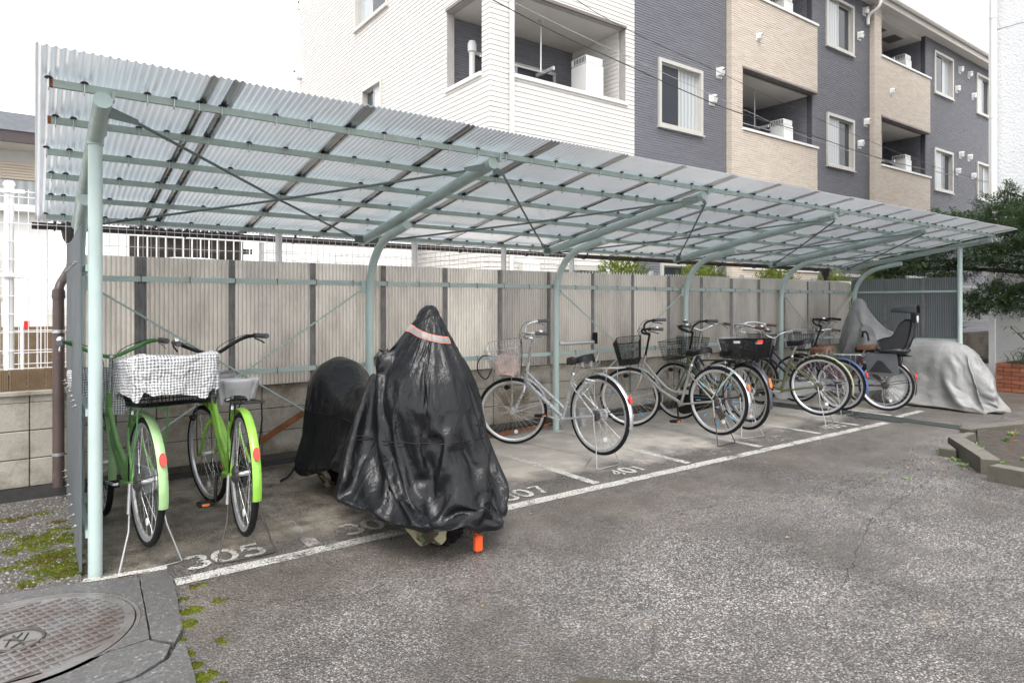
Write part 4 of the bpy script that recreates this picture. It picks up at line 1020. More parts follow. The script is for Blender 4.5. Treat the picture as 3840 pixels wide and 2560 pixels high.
MB().tube(smooth_path([(.10, 0, 0), (.10, 0, .6), (.10, .01, 1.3), (.09, 0, 1.50), (.0, 0, 1.56), (-.2, 0, 1.54)], 2), .055, 14).build('wrapping', M['wrap'], ip, True)
rs = thing('red_sign', 'small red and white notice behind the fence at the left', 'sign', (-.03, 7.3, 0))
M['redpaint'] = mat('red_paint', (.65, .02, .02), .4)
MB().bb((-.05, 0, 1.17), (-.01, .02, 1.24)).build('board', M['redpaint'], rs); MB().tube([(-.06, .03, 0), (-.06, .03, 1.2)], .012, 6).build('stake', M['white'], rs)

# white rough-rendered building on the right
RB = wthing('white_building', 'tall white rough-rendered building at the right edge with drainpipe', 'building', (13.4, 4.28, 0))
t = NT('rough_render'); p = t.pos(); c = t.mix(t.noise(p, 2, 4), (.58, .59, .605), (.68, .685, .69))
M['rough'] = t.fin(t.bsdf(col=c, rough=.75, nrm=t.bump(t.noise(p, 28, 5, .65), .9, .03)))
MB().bb((13.4, -8, 0), (22, 4.20, 3.30)).bb((13.4, -8, 3.315), (22, 4.20, 6.1)).bb((13.4, -8, 6.115), (22, 4.20, 12)).bb((13.42, -7.9, 3.2), (21.9, 4.18, 3.4)).bb((13.42, -7.9, 6.0), (21.9, 4.18, 6.2)).build('wall', M['rough'], RB)
MB().bb((13.36, 4.20, 0), (13.7, 4.29, 12)).build('corner_pilaster', M['white'], RB)
MB().tube([(13.30, 4.20, 1.9), (13.30, 4.20, 12)], .05, 14).build('drainpipe', M['unit'], RB, True)
for z in (2.9, 4.6, 6.3, 8): MB().lathe([(.058, -.02), (.058, .02)], (13.30, 4.20, z), n=14).bb((13.30, 4.19, z - .01), (13.4, 4.21, z + .01)).build('pipe_clip', M['unit'], RB)
# brick planter at its foot
BP = wthing('brick_planter', 'low red brick planter at the foot of the white building', 'planter', (12.3, 3.9, 0))
t = NT('red_brick'); p = t.obj(); ri = t.node('ObjectInfo').outputs['Random']; pw = t.pos()
c = t.mix(ri, (.17, .055, .028), (.29, .10, .05)); c = t.mix(t.mr(t.noise(pw, 7, 5), .5, .7, 0, .6), c, (.12, .06, .04))
M['brick'] = t.fin(t.bsdf(col=c, rough=.75, nrm=t.bump(t.noise(pw, 60, 4), .3, .006)))
MB().bb((12.37, 3.85, 0), (12.45, 1.0, .445)).bb((12.37, 3.77, 0), (13.38, 3.85, .445)).build('mortar', M['mortar'], BP)
bme = MB().bbev((0, 0, 0), (.10, .205, .058), .004).mesh('brick', M['brick']); bmx = MB().bbev((0, 0, 0), (.205, .10, .058), .004).mesh('brick', M['brick'])
for r_ in range(7):
    z = .005 + .064 * r_; y = 3.875 - (.105 if r_ % 2 else 0)
    while y > 1.3: link('brick', bme, BP, (12.355, y - .205, z)); y -= .214
    x = 12.355 + (0 if r_ % 2 else .105)
    while x < 13.2: link('brick', bmx, BP, (x, 3.775, z)); x += .214
MB().bb((12.44, 1.0, .3), (13.38, 3.78, .42)).build('soil', M['soil'], BP)
# overhead cables
M['cable'] = mat('black_cable', (.02, .02, .02), .5); M['cable_grey'] = mat('grey_cable', (.30, .31, .32), .5)
def cable(pts, r_, m, label):
    tag(MB().tube(smooth_path(pts, 3), r_, 6, cap=False).build('overhead_cable', M[m], smooth=2), label, 'cable', 'overhead cables')
yc = 7.55
def cz(full): return [tuple(v) for v in full]
def pix(u, v, y):
    fx, fy = math.cos(YAW), math.sin(YAW); a_ = (u / 1.6327 - 1176) / 1502; b_ = (696 - v / 1.6327) / 1502; d = (fx + a_ * fy, fy - a_ * fx, b_); k = y / d[1]
    return (d[0] * k, y, 1.4 + d[2] * k)
cable([pix(u, v, yc) for u, v in ((1500, -190), (1845, 0), (2100, 132), (2350, 244), (2620, 366), (2766, 424), (3000, 491), (3300, 598), (3560, 655), (3735, 690))], .008, 'cable', 'thick black twisted cable crossing in front of the apartment block')
cable([pix(u, v, yc - .1) for u, v in ((1700, -110), (1947, 20), (2190, 140), (2380, 225), (2766, 400), (3000, 510), (3290, 599), (3735, 692))], .0045, 'cable_grey', 'thin grey cable just above the thick black one in front of the balconies')
cable([pix(u, v, yc + .2) for u, v in ((2000, -120), (2200, 30), (2380, 128), (2676, 260), (2766, 306), (3013, 423), (3200, 504), (3500, 628), (3735, 688))], .005, 'cable', 'upper thin dark cable in front of the slate siding')
for i, (v0, v1) in enumerate(((208, 238), (220, 246), (234, 262), (303, 320), (330, 350), (370, 385))):
    cable([pix(-900, v0 - 150, 30), pix(0, v0, 30), pix(130, v1, 30), pix(1500, v1 + 330, 30)], .008 if i < 3 else .006, 'cable' if i < 3 else 'cable_grey', ('topmost', 'second', 'third', 'fourth', 'fifth', 'lowest')[i] + ' of the far cables in the white sky at the left edge')
# ------------------------------------------------------------------ bicycles
M['standm'] = mat('stand_steel', (.36, .36, .355), .45, .7, var=.15, vs_=30, dirt=((.14, .10, .07), .62, 30, .6))
def paint(name, col, rough=.4, metal=0.0): return mat(name, col, rough, metal, var=.14, vs_=14, coat=.2, dirt=((.10, .085, .07), .60, 18, .55))
_wc = {}
def wheel_meshes(R, tw):
    key = (round(R, 3), tw)
    if key in _wc: return _wc[key]
    n = 56; tr = .018
    ty = MB().tube([((R - tr) * math.cos(2 * PI * k / n), 0, (R - tr) * math.sin(2 * PI * k / n)) for k in range(n)], tr, 10, closed=True)
    Rr = R - tr * 2 + .002
    rim = MB(); prof = [(Rr + .004, -.0125), (Rr + .004, .0125), (Rr - .012, .0125), (Rr - .02, .006), (Rr - .02, -.006), (Rr - .012, -.0125)]
    V = []
    for k in range(n):
        w = 2 * PI * k / n
        for r_, y in prof: V.append((r_ * math.cos(w), y, r_ * math.sin(w)))
    rim.add(V, [(k * 6 + j, k * 6 + (j + 1) % 6, ((k + 1) % n) * 6 + (j + 1) % 6, ((k + 1) % n) * 6 + j) for k in range(n) for j in range(6)])
    sp = MB()
    for k in range(32):
        w = 2 * PI * k / 32; s = 1 if k % 2 else -1; w2 = w + (rad(62) if (k // 2) % 2 else -rad(62))
        sp.tube([(.021 * math.cos(w2), s * .032, .021 * math.sin(w2)), ((Rr - .016) * math.cos(w), s * .002, (Rr - .016) * math.sin(w))], .00125, 4, cap=False)
    hub = MB().lathe([(.008, -.05), (.008, -.037), (.024, -.036), (.024, -.031), (.015, -.028), (.015, .028), (.024, .031), (.024, .036), (.008, .037), (.008, .05)], axis='y', n=14)
    _wc[key] = [ty, rim, sp, hub]; return _wc[key]
_mc = {}
def wheel(parent, name, loc, R, steer=0, spin=0, tm='rubber', rm='alu', sm='chrome', bead=False, tw=.018):
    ty, rim, sp, hub = wheel_meshes(R, tw)
    def me(q, nm, m, sm_=True):
        k = (id(q), m)
        if k not in _mc: _mc[k] = q.mesh(nm, M[m], sm_)
        return _mc[k]
    o = link(name, me(ty, 'tyre', tm, 2), parent, loc); o.rotation_euler = (0, spin, 0)
    if steer: o.rotation_euler = (0, 0, steer)
    link('rim', me(rim, 'rim', rm, True), o); link('spokes', me(sp, 'spokes', sm, 2), o); link('hub', me(hub, 'hub', 'alu', True), o)
    mb = MB().lathe([(.0, -.004), (.02, -.003), (.02, .003), (0, .004)], (0, .012, -R * .62), 'y', 10); mb.build('spoke_reflector', M['whiterefl'], o)
    if bead:
        for k in range(8):
            w = 2 * PI * k / 8 + .3; d = Vector((math.cos(w), 0, math.sin(w))); b_ = MB().tube([d * .19 + Vector((0, .012, 0)), d * .25 + Vector((0, .009, 0))], .004, 6); b_.build('spoke_bead', M['bluebead'], o)
    return o
def fender(R, a0, a1, w=.0225, n=26):
    mb = MB(); P = []
    for i in range(n + 1):
        t_ = rad(a0 + (a1 - a0) * i / n); row = []
        for j in range(7):
            q = -1 + 2 * j / 6; rr_ = R + .016 + .009 * (1 - q * q); row.append((rr_ * math.cos(t_), q * w, rr_ * math.sin(t_)))
        P.append(row)
    mb.grid(P); mb.grid([[Vector(q) * ((Vector(q).length - .0018) / Vector(q).length) for q in r_][::-1] for r_ in P]); return mb
def basket(mb, c, L, W, H, taper=.8, sp=.03, r_=.0014, rr_=.003, rows=None, diag=False, n_round=False):
    # open wire basket, top L x W, bottom scaled by taper; c = centre of the bottom
    def rect(f, z, k=10):
        pts = []; l, w = L / 2 * f, W / 2 * f; rd = min(l, w) * (.9 if n_round else .25)
        for cx, cy, a0 in ((l - rd, w - rd, 0), (-l + rd, w - rd, 90), (-l + rd, -w + rd, 180), (l - rd, -w + rd, 270)):
            for q in range(k // 2 + 1): a_ = rad(a0 + 90 * q / (k // 2)); pts.append(Vector((c[0] + cx + rd * math.cos(a_), c[1] + cy + rd * math.sin(a_), z)))
        return pts
    def resample(pts, step):
        pts = pts + [pts[0]]; out = []; acc = 0
        for a_, b_ in zip(pts, pts[1:]):
            l = (b_ - a_).length
            while acc < l: out.append((a_.lerp(b_, acc / l) if l > 0 else a_)); acc += step
            acc -= l
        return out
    f = lambda t_: taper + (1 - taper) * t_
    rows = rows or max(2, int(H / sp))
    for k in range(rows + 1): mb.tube(rect(f(k / rows), c[2] + H * k / rows), rr_ if k in (rows,) else r_, 5 if k == rows else 4, closed=True)
    top = rect(1, c[2] + H); per = sum((a_ - b_).length for a_, b_ in zip(top, top[1:] + top[:1])); n = int(per / sp)
    tp = resample(top, per / n)[:n]
    cc = Vector((c[0], c[1], 0))
    for i, q in enumerate(tp):
        d = Vector((q.x, q.y, 0)) - cc; b_ = cc + d * taper + Vector((0, 0, c[2]))
        if diag:
            for s in (-2, 2):
                q2 = tp[(i + s * 2) % len(tp)]; mb.tube([b_, q2], r_, 3, cap=False)
        else: mb.tube([b_, q], r_, 4, cap=False)
    l, w = L / 2 * taper, W / 2 * taper
    k = int(2 * l / sp)
    for i in range(1, k): x = -l + 2 * l * i / k; mb.tube([(c[0] + x, c[1] - w, c[2]), (c[0] + x, c[1] + w, c[2])], r_, 4, cap=False)
    k = int(2 * w / sp)
    for i in range(1, k): y = -w + 2 * w * i / k; mb.tube([(c[0] - l, c[1] + y, c[2]), (c[0] + l, c[1] + y, c[2])], r_, 4, cap=False)
    return mb
t = NT('gingham_cloth'); uvn = t.node('VectorMath', {0: t.node('TexCoord').outputs['UV'], 1: t.node('VectorMath', {0: t.node('TexNoise', {'Vector': t.obj(), 'Scale': 9.0, 'Detail': 3.0}).outputs['Color'], 1: (.03, .03, 0)}, operation='MULTIPLY').outputs[0]}, operation='ADD').outputs[0]; s_ = t.node('SeparateXYZ', {0: t.node('Mapping', {'Vector': uvn, 'Scale': (68, 68, 1)}).outputs[0]})
st = lambda q: t.math('GREATER_THAN', t.math('FRACT', q), .5)
g = t.math('MULTIPLY', t.math('ADD', st(s_.outputs[0]), st(s_.outputs[1])), .5)
M['gingham'] = t.fin(t.bsdf(col=t.ramp(g, [(0, (.72, .72, .72)), (.5, (.40, .40, .41)), (1, (.11, .11, .115))], 'LINEAR'), rough=.55, nrm=t.bump(t.noise(t.obj(), 11, 5, .6, .8), .8, .05)))
M['greycloth'] = mat('grey_cloth', (.28, .28, .29), .6, var=.2, vs_=10, bump=.4, bs=12)
M['bag'] = mat('plastic_bag', (.55, .42, .38), .3, var=.25, vs_=9, bump=.6, bs=14, dirt=((.62, .20, .16), .62, 13, .8))
M['greybag'] = mat('grey_bin_bag', (.32, .33, .34), .25, var=.15, vs_=10, bump=.6, bs=12)
def cloth_box(c, L, W, H, taper=.85, seed=1, n=16, sag=.02):
    # lumpy fitted basket cover
    rr = random.Random(seed); mb = MB(); ph = [rr.uniform(0, 6) for _ in range(8)]
    def pt(u, v):
        # u around 0..1, v 0 (bottom hem) .. 1 (top centre)
        a_ = 2 * PI * u; ex = .38
        def sg(x, e): return math.copysign(abs(x) ** e, x)
        if v < .62:
            f = v / .62; k = taper + (1 - taper) * min(1, f * 1.15); z = H * f
        else:
            f = (v - .62) / .38; k = (1 - f); z = H + sag * math.sin(f * 9 + ph[0]) * (1 - f) * .5 - sag * 1.3 * f + .012 * math.sin(3 * a_ + 6 * f) * (1 - f)
        wob = 1 + (.035 * math.sin(7 * a_ + ph[1] + 3 * v) + .025 * math.sin(13 * a_ + ph[2] - 5 * v) + .02 * math.sin(23 * a_ + ph[5])) * (1 - .6 * min(1, v / .62)) + .010 * math.sin(5 * a_ + 9 * v)
        hem = (.02 * math.sin(5 * a_ + ph[3]) + .012 * math.sin(11 * a_ + ph[4])) * max(0, 1 - v * 3)
        return (c[0] + L / 2 * k * wob * sg(math.cos(a_), ex), c[1] + W / 2 * k * wob * sg(math.sin(a_), ex), c[2] + z + hem)
    P = [[pt(u / 72, v / n) for u in range(73)] for v in range(n + 1)]
    return mb.grid(P)
def bike(name, label, rear, front, pm, lift=.0, R=.343, steer=0, style='twin', bars='up', bar_m='chrome', grip_m='grip', front_b=None, rear_b=None, rack=None, fend='chrome', sad='saddle', stand=True, refl='redrefl', case=None, extra=None, bead=False, saddle_z=.86, tyre='rubber', group='bicycles parked under the shelter', bar_z=1.02, rim='alu', lean=0, pedal=0, frontfend=True, bell=True, frontlamp=True):
    rv, fv = Vector(rear), Vector(front); d = fv - rv; head = math.atan2(d.y, d.x); wb = 1.12
    th = math.asin(lift / wb)
    B = thing(name, label, 'bicycle', (rv.x, rv.y, lift), (lean, th, head), group)
    pmn = pm
    # geometry
    ax_r = Vector((0, 0, R)); BB_ = Vector((.445, 0, .285)); st_t = Vector((.285, 0, .70)); hb_ = Vector((.955, 0, .60)); ht = Vector((.885, 0, .80)); ax_f = Vector((wb, 0, R))
    hd = (ht - hb_).normalized(); SM = Matrix.Translation(ht) @ Matrix.Rotation(steer, 4, hd) @ Matrix.Translation(-ht)
    f = MB()
    f.tube([BB_, st_t], .0155, 12).tube([hb_ - hd * .015, ht + hd * .01], .0175, 12)
    for s in (-1, 1):
        f.tube([BB_ + Vector((0, s * .025, 0)), (.30, s * .035, .305), (.04, s * .058, R - .005), (0, s * .058, R)], .010, 8)
        f.tube([(.315, s * .012, .625), (.24, s * .03, .55), (.0, s * .058, R)], .0075, 8)
    f.tube([BB_ + Vector((0, -.035, 0)), BB_ + Vector((0, .035, 0))], .021, 12)
    if style == 'twin':
        f.tube([hb_ + hd * .03, BB_ + Vector((.01, 0, .02))], .019, 12); f.tube([hb_ + hd * .12, BB_.lerp(st_t, .22)], .0135, 10)
    elif style == 'curve':
        f.tube([hb_ + hd * .03, hb_.lerp(BB_, .5) + Vector((-.0, 0, -.015)), BB_ + Vector((.01, 0, .02))], .0165, 12)
        f.tube(smooth_path([hb_ + hd * .14, (.74, 0, .56), (.58, 0, .42), BB_.lerp(st_t, .30)], 2), .0135, 10)
    elif style == 'thick':
        f.tube(smooth_path([hb_ + hd * .04, (.74, 0, .48), (.60, 0, .36), BB_ + Vector((.0, 0, .02))], 2), .019, 14); f.tube([hb_ + hd * .12, (.68, 0, .50), BB_.lerp(st_t, .18)], .016, 10)
    f.build('frame', pmn, B, True)
    MB().tube([st_t - Vector((0, 0, 0)), Vector((.285 - (saddle_z - .70) * .36, 0, saddle_z - .06))], .0125, 10).lathe([(.019, -.012), (.019, .012)], st_t, n=12).build('seat_post', M['chrome'], B, True)
    # saddle
    sx = .285 - (saddle_z - .70) * .36 - .03
    P = []
    for i in range(13):
        u = i / 12; x = sx - .13 + .27 * u; w = (.095 * (1 - u) ** .8 + .022) if u > .25 else .095 * (1 - .25) ** .8 * (.55 + .45 * math.sin(u / .25 * PI / 2)) + .022; zt = saddle_z + .012 * math.cos(u * PI * 1.6) + (.0 if u < .9 else -.015)
        row = []
        for j in range(13):
            a_ = PI * j / 12; row.append((x, w * math.cos(a_) * 1.0, zt - .055 * (1 - math.sin(a_) ** .55) - (.012 if j in (0, 12) else 0)))
        P.append(row)
    c0 = [(sum(q[0] for q in P[k]) / 13, 0, saddle_z - .045) for k in (0, -1)]
    P = [[c0[0]] * 13] + P + [[(c0[1][0] + .012, 0, saddle_z - .03)] * 13]
    sdl = MB().grid(P).build('saddle', M[sad], B, 2)
    mb = MB()
    for s in (-1, 1):
        mb.tube([(sx + .12, s * .01, saddle_z - .05), (sx, s * .03, saddle_z - .07), (sx - .11, s * .045, saddle_z - .05)], .004, 6)
        mb.tube([(sx - .09 + .016 * math.cos(q * 1.3), s * .055 + .016 * math.sin(q * 1.3), saddle_z - .11 + q * .0025) for q in range(26)], .003, 5)
    mb.build('saddle_springs', M['chrome'], sdl, True)
    # wheels
    wheel(B, 'rear_wheel', ax_r, R, 0, .3, tyre, rim, bead=bead)
    fa = SM @ ax_f; wf = wheel(B, 'front_wheel', fa, R, 0, 0, tyre, rim, bead=bead); wf.rotation_euler = Matrix.Rotation(steer, 3, hd).to_euler()
    if fend:
        fm = fend if not isinstance(fend, str) else M[fend]
        o = fender(R, 62, 196).xf(Matrix.Translation(ax_r)).build('rear_fender', fm, B, 2)
        mb = MB()
        for s in (-1, 1): mb.tube([(-.0, s * .06, R), (-(R + .02) * math.cos(rad(12)), s * .028, R + (R + .02) * math.sin(rad(12)))], .0022, 5)
        mb.build('fender_stay', M['blackmetal'], o)
        if frontfend:
            o = fender(R, 78, 192).xf(SM @ Matrix.Translation(ax_f)).build('front_fender', fm, B, 2)
            mb = MB()
            for s in (-1, 1): mb.tube([(0, s * .06, 0), (-(R + .02) * math.cos(rad(8)), s * .026, (R + .02) * math.sin(rad(8)))], .0022, 5)
            mb.xf(SM @ Matrix.Translation(ax_f)).build('fender_stay', M['chrome'], o)
    # fork
    fk = MB()
    for s in (-1, 1): fk.tube(smooth_path([hb_ + Vector((0, s * .02, -.01)), hb_ + Vector((.012, s * .048, -.06)), (1.03, s * .052, .46), (1.075, s * .055, R + .035), (wb, s * .056, R)], 2), [.0125] * 2 + [.0115] * 0 + [.011] * 9 + [.009] * 6, 8) if False else fk.tube(smooth_path([hb_ + Vector((0, s * .02, -.01)), hb_ + Vector((.012, s * .048, -.06)), (1.03, s * .052, .46), (1.075, s * .055, R + .035), (wb, s * .056, R)], 2), .0105, 8)
    fk.tube([hb_ - hd * .035, hb_ - hd * .012], .022, 10); fk.xf(SM).build('fork', pm if style != 'curve' else pm, B, True)
    # stem + bars
    hz = bar_z - .085; hx_ = ht.x - (hz - ht.z) * .33
    MB().tube([ht, Vector((hx_, 0, hz))], .0125, 10).tube([Vector((hx_, 0, hz - .01)), Vector((hx_ + .03, 0, hz + .005))], .017, 10).xf(SM).build('stem', M['black'] if bar_m == 'black' else M['chrome'], B, True)
    c = Vector((hx_ + .03, 0, hz))
    if bars == 'up': half = [c, c + Vector((.015, .05, .01)), c + Vector((.045, .13, .05)), c + Vector((.02, .22, .095)), c + Vector((-.06, .265, .10)), c + Vector((-.20, .285, .085))]
    elif bars == 'flat': half = [c, c + Vector((.02, .08, .03)), c + Vector((.01, .17, .07)), c + Vector((-.03, .25, .085)), c + Vector((-.13, .31, .085))]
    else: half = [c, c + Vector((.05, .07, .02)), c + Vector((.06, .20, .10)), c + Vector((-.05, .27, .12)), c + Vector((-.25, .27, .06)), c + Vector((-.33, .275, .05))]
    hp = smooth_path(half, 3); full = [Vector((q.x, -q.y, q.z)) for q in hp[::-1]] + hp[1:]
    bar = MB().tube(full, .0125, 10).xf(SM).build('handlebar', M[bar_m], B, True)
    for s in (-1, 1):
        q = [Vector((v.x, s * v.y, v.z)) for v in hp]; e = q[-1]; dr = (q[-1] - q[-3]).normalized()
        MB().tube([e - dr * .115, e - dr * .11, e - dr * .05, e - dr * .002, e + dr * .004], [.014, .0185, .0175, .0185, .016], 12).xf(SM).build('grip', M[grip_m], bar, True)
        bc = e - dr * .135
        MB().tube([bc - dr * .012, bc + dr * .012], .0165, 10).tube(smooth_path([bc + Vector((.02, 0, -.008)), bc + Vector((.045, s * .0, -.02)) + dr * .03, bc + Vector((.04, 0, -.03)) + dr * .09, bc + Vector((.035, 0, -.045)) + dr * .125], 1), .0055, 6).xf(SM).build('brake_lever', M['chrome' if bar_m != 'black' else 'blackmetal'], bar, True)
        MB().tube(smooth_path([bc + Vector((.02, 0, -.005)), bc + Vector((.10, -s * .02, .02)), c + Vector((.10, s * .07, .06)), c + Vector((.07, s * .02, -.03)), hb_ + Vector((.03, s * .02, .05))], 3), .0026, 6).xf(SM).build('brake_cable', M['black'], bar, 2)
    if bell:
        q = hp[-8]; bq = Vector((q.x, q.y, q.z + .012)); MB().lathe([(.022, 0), (.023, .008), (.017, .02), (.006, .026), (0, .027)], bq, n=14).box(bq + Vector((.0, 0, -.004)), (.02, .02, .012)).tube([bq, bq + Vector((-.035, .006, .006))], .003, 5).xf(SM).build('bell', M['chrome'], bar, True)
    # crank, pedals, chain case
    for s in (-1, 1):
        a_ = pedal + (0 if s > 0 else PI); e = BB_ + Vector((.16 * math.cos(a_), s * .075, .16 * math.sin(a_)))
        cr = MB().tube([BB_ + Vector((0, s * .045, 0)), BB_ + Vector((0, s * .065, 0)), e], .009, 8).build('crank', M['blackmetal' if case == 'black' else 'alu'], B, True)
        mb = MB().bbev((e.x - .045, e.y + s * .015, e.z - .013), (e.x + .045, e.y + s * .10, e.z + .013), .004); pd = mb.build('pedal', M['black'], cr)
        MB().bb((e.x - .0475, e.y + s * .04, e.z - .007), (e.x - .0455, e.y + s * .08, e.z + .007)).bb((e.x + .0455, e.y + s * .04, e.z - .007), (e.x + .0475, e.y + s * .08, e.z + .007)).build('pedal_reflector', M['orange'], pd)
    cm = {None: 'alu', 'black': 'black', 'alu': 'alu'}.get(case, 'alu')
    mb = MB(); pr = [(.445 + .105 * math.cos(w), .285 + .105 * math.sin(w)) for w in [rad(q) for q in range(-100, 101, 20)]] + [(.0 + .05 * math.cos(w), R + .05 * math.sin(w)) for w in [rad(q) for q in range(95, 266, 20)]]
    mb.add([(x, -.062, z) for x, z in pr] + [(x, -.040, z) for x, z in pr], [tuple(range(len(pr))), tuple(range(len(pr), 2 * len(pr)))[::-1]] + [(k, k + len(pr), (k + 1) % len(pr) + len(pr), (k + 1) % len(pr)) for k in range(len(pr))]); mb.build('chain_case', M[cm], B)
    MB().lathe([(.02, .0), (.046, .002), (.048, .02), (.03, .03), (.012, .032)], (0, .028, R), 'y', 18).build('hub_brake', M['dark_steel'], B, True)
    if stand:
        mb = MB(); z0 = -lift + .006
        w1 = .15; L_ = [(0, .072, R), (-.012, .085, R * .45), (-.03, .092, .10), (-.075, w1, z0), (-.078, w1 - .02, z0), (-.095, .06, z0 + .006), (-.095, -.06, z0 + .006), (-.078, -w1 + .02, z0), (-.075, -w1, z0), (-.03, -.092, .10), (-.012, -.085, R * .45), (0, -.072, R)]
        # follow the ground although the bike is pitched
        L_ = [(x, y, z + (x * math.tan(th) * 1.0 if z < .02 else 0)) for x, y, z in L_]
        mb.tube(L_, .0052, 8); st_o = mb.build('stand', M['standm' if case != 'black' else 'dark_steel'], B, True)
        MB().tube([(0, .075, R), (-.015, .088, R * .55)], .009, 8).build('stand_bracket', M['standm'], st_o)
    if refl:
        a_ = rad(158); q = Vector(((R + .034) * math.cos(a_), 0, R + (R + .034) * math.sin(a_)))
        mb = MB().lathe([(0, 0), (.017, .002), (.019, .008), (.017, .015), (0, .017)], axis='x', n=14); mb.xf(Matrix.Translation(q) @ Matrix.Rotation(PI, 4, 'Z') @ Matrix.Rotation(-rad(8), 4, 'Y') @ Matrix.Diagonal((1, .95, 1.9, 1))); mb.build('reflector', M[refl], B, True)
    if rack:
        zt = 2 * R + .062; mb = MB(); rm = M[rack]
        pts = [(.16, .03, zt), (.12, .065, zt), (-.24, .07, zt), (-.29, .045, zt), (-.29, -.045, zt), (-.24, -.07, zt), (.12, -.065, zt), (.16, -.03, zt)]
        mb.tube(pts, .0048, 7, closed=True)
        for y in (-.022, .022): mb.tube([(.16, y, zt), (-.285, y, zt)], .0035, 6)
        for x in (.1, -.1): mb.tube([(x, -.06, zt), (x, .06, zt)], .0035, 6)
        for s in (-1, 1): mb.tube([(-.18, s * .068, zt), (-.17, s * .072, zt - .1), (0, s * .072, R + .02)], .0042, 6); mb.tube([(.15, s * .03, zt), (.29, s * .015, .62)], .0042, 6)
        mb.build('rear_rack', rm, B, True)
    fbz = .69
    if front_b:
        kind = front_b; c = (1.055, 0, fbz + .06); mb = MB(); Lf, Wf, Hf = .27, .36, .22
        if kind == 'wire': basket(mb, (1.10, 0, fbz + .05), .34, .40, .28, .70, .03, .0014, .004, rows=6); bm, bn = 'chrome', 'front_basket'
        elif kind == 'mesh': basket(mb, (1.06, 0, fbz + .06), .28, .38, .25, .78, .0105, .0011, .004, rows=22); bm = 'blackmetal'
        elif kind == 'darkwire': basket(mb, (1.06, 0, fbz + .05), .27, .37, .22, .8, .026, .0016, .0035, rows=7); bm = 'blackmetal'
        elif kind == 'round': basket(mb, (1.03, 0, fbz + .02), .30, .36, .25, .62, .034, .0016, .004, rows=7, n_round=True); bm = 'chrome'
        elif kind == 'gingham': mb = cloth_box((1.05, 0, fbz + .0), .33, .42, .27, .8, 4); bm = 'gingham'
        elif kind == 'cover': mb = cloth_box((1.06, 0, fbz + .03), .28, .37, .17, .72, 9, sag=.07); bm = 'greycloth'
        fb = mb.xf(SM).build('front_basket', M[bm], B, 2 if bm in ('gingham', 'greycloth') else False, uv=(bm == 'gingham'))
        mb = MB()
        for s in (-1, 1): mb.tube([SM @ Vector((1.05, s * .06, fbz + .07)), SM @ Vector((1.10, s * .066, .5)), SM @ Vector((wb, s * .066, R))], .004, 6)
        mb.tube([SM @ Vector((.93, 0, .78)), SM @ Vector((.95, 0, .80)), SM @ Vector((1.0, 0, .78))], .007, 6); mb.build('basket_stay', M['dark_steel'] if bm != 'chrome' else M['chrome'], B, True)
    if frontlamp:
        lp = SM @ Vector((1.13, .07, R + .27)); MB().lathe([(.012, -.05), (.022, -.03), (.026, .0), (.024, .006), (0, .008)], lp, 'x', 12).build('lamp', M['black'], B, True)
    zr = 2 * R + .068
    if rear_b == 'gingham':
        basket(MB(), (-.15, -.08, zr), .44, .36, .10, .9, .02, .0018, .003).build('rear_basket', M['blackmetal'], B)
        cloth_box((-.15, -.08, zr + .05), .52, .44, .205, .93, 2, n=22).build('basket_cover', M['gingham'], B, 2, uv=True)
    elif rear_b == 'mesh':
        o = basket(MB(), (-.03, 0, zr), .46, .36, .20, .86, .0125, .0013, .0045, rows=17, diag=True).build('rear_basket', M['blackmetal'], B)
        MB().bb((-.262, -.02, zr + .155), (-.258, .05, zr + .185)).build('red_tag', M['redpaint'], o)
        MB().bb((-.15, .18, zr + .155), (-.06, .184, zr + .18)).build('white_label', M['white'], o)
    elif rear_b == 'mesh2':
        o = basket(MB(), (-.03, 0, zr), .42, .34, .19, .86, .0125, .0013, .0045, rows=17).build('rear_basket', M['blackmetal'], B)
        MB().bb((-.245, -.02, zr + .13), (-.241, .08, zr + .165)).build('white_label', M['white'], o)
    if extra: extra(B, SM, R)
    return B
M['p_green'] = paint('faded_green_paint', (.17, .33, .105)); M['p_lime'] = paint('lime_paint', (.235, .48, .055)); M['p_silver'] = paint('silver_paint', (.58, .59, .60), .32, .6)
M['p_grey'] = paint('champagne_paint', (.42, .40, .37), .35, .55); M['p_dark'] = paint('dark_navy_paint', (.03, .035, .05)); M['p_khaki'] = paint('khaki_paint', (.10, .105, .045), .4); M['p_blue'] = paint('blue_paint', (.009, .013, .035)); M['p_brown'] = paint('maroon_paint', (.07, .03, .028)); M['p_red'] = paint('red_paint_bike', (.13, .03, .035)); M['f_green'] = paint('pale_green_fender', (.30, .47, .22)); M['f_blue'] = paint('blue_fender', (.045, .10, .28)); M['f_khaki'] = paint('khaki_fender', (.30, .32, .17)); M['f_white'] = paint('white_fender', (.70, .69, .66)); M['f_dark'] = paint('dark_fender', (.05, .052, .065))
M['f_lime'] = M['p_lime']; M['f_silver'] = mat('silver_fender', (.62, .63, .64), .28, .8, var=.06, vs_=8, dirt=((.3, .28, .25), .66, 20, .4)); M['darkgreen'] = paint('green_bar', (.06, .22, .05))
def ex_green(B, SM, R): pass
bike('bicycle', 'faded green bicycle with checked gingham covers on both baskets behind the front post', (.485, 3.98), (.37, 5.10), M['p_green'], .10, style='thick', bar_m='darkgreen', front_b='gingham', rear_b='gingham', rack='darkgreen', fend=M['f_green'], steer=-.05, bar_z=1.12)
def ex_lime(B, SM, R):
    # crumpled bag standing in the front basket cover
    mb = cloth_box((1.03, .06, .86), .24, .26, .16, .8, 21).xf(SM); mb.build('bag', M['greybag'], B, 2)
    cloth_box((.20, 0, .755), .30, .25, .115, .78, 5, n=18, sag=.01).build('saddle_cover', M['greycloth'], B, 2)
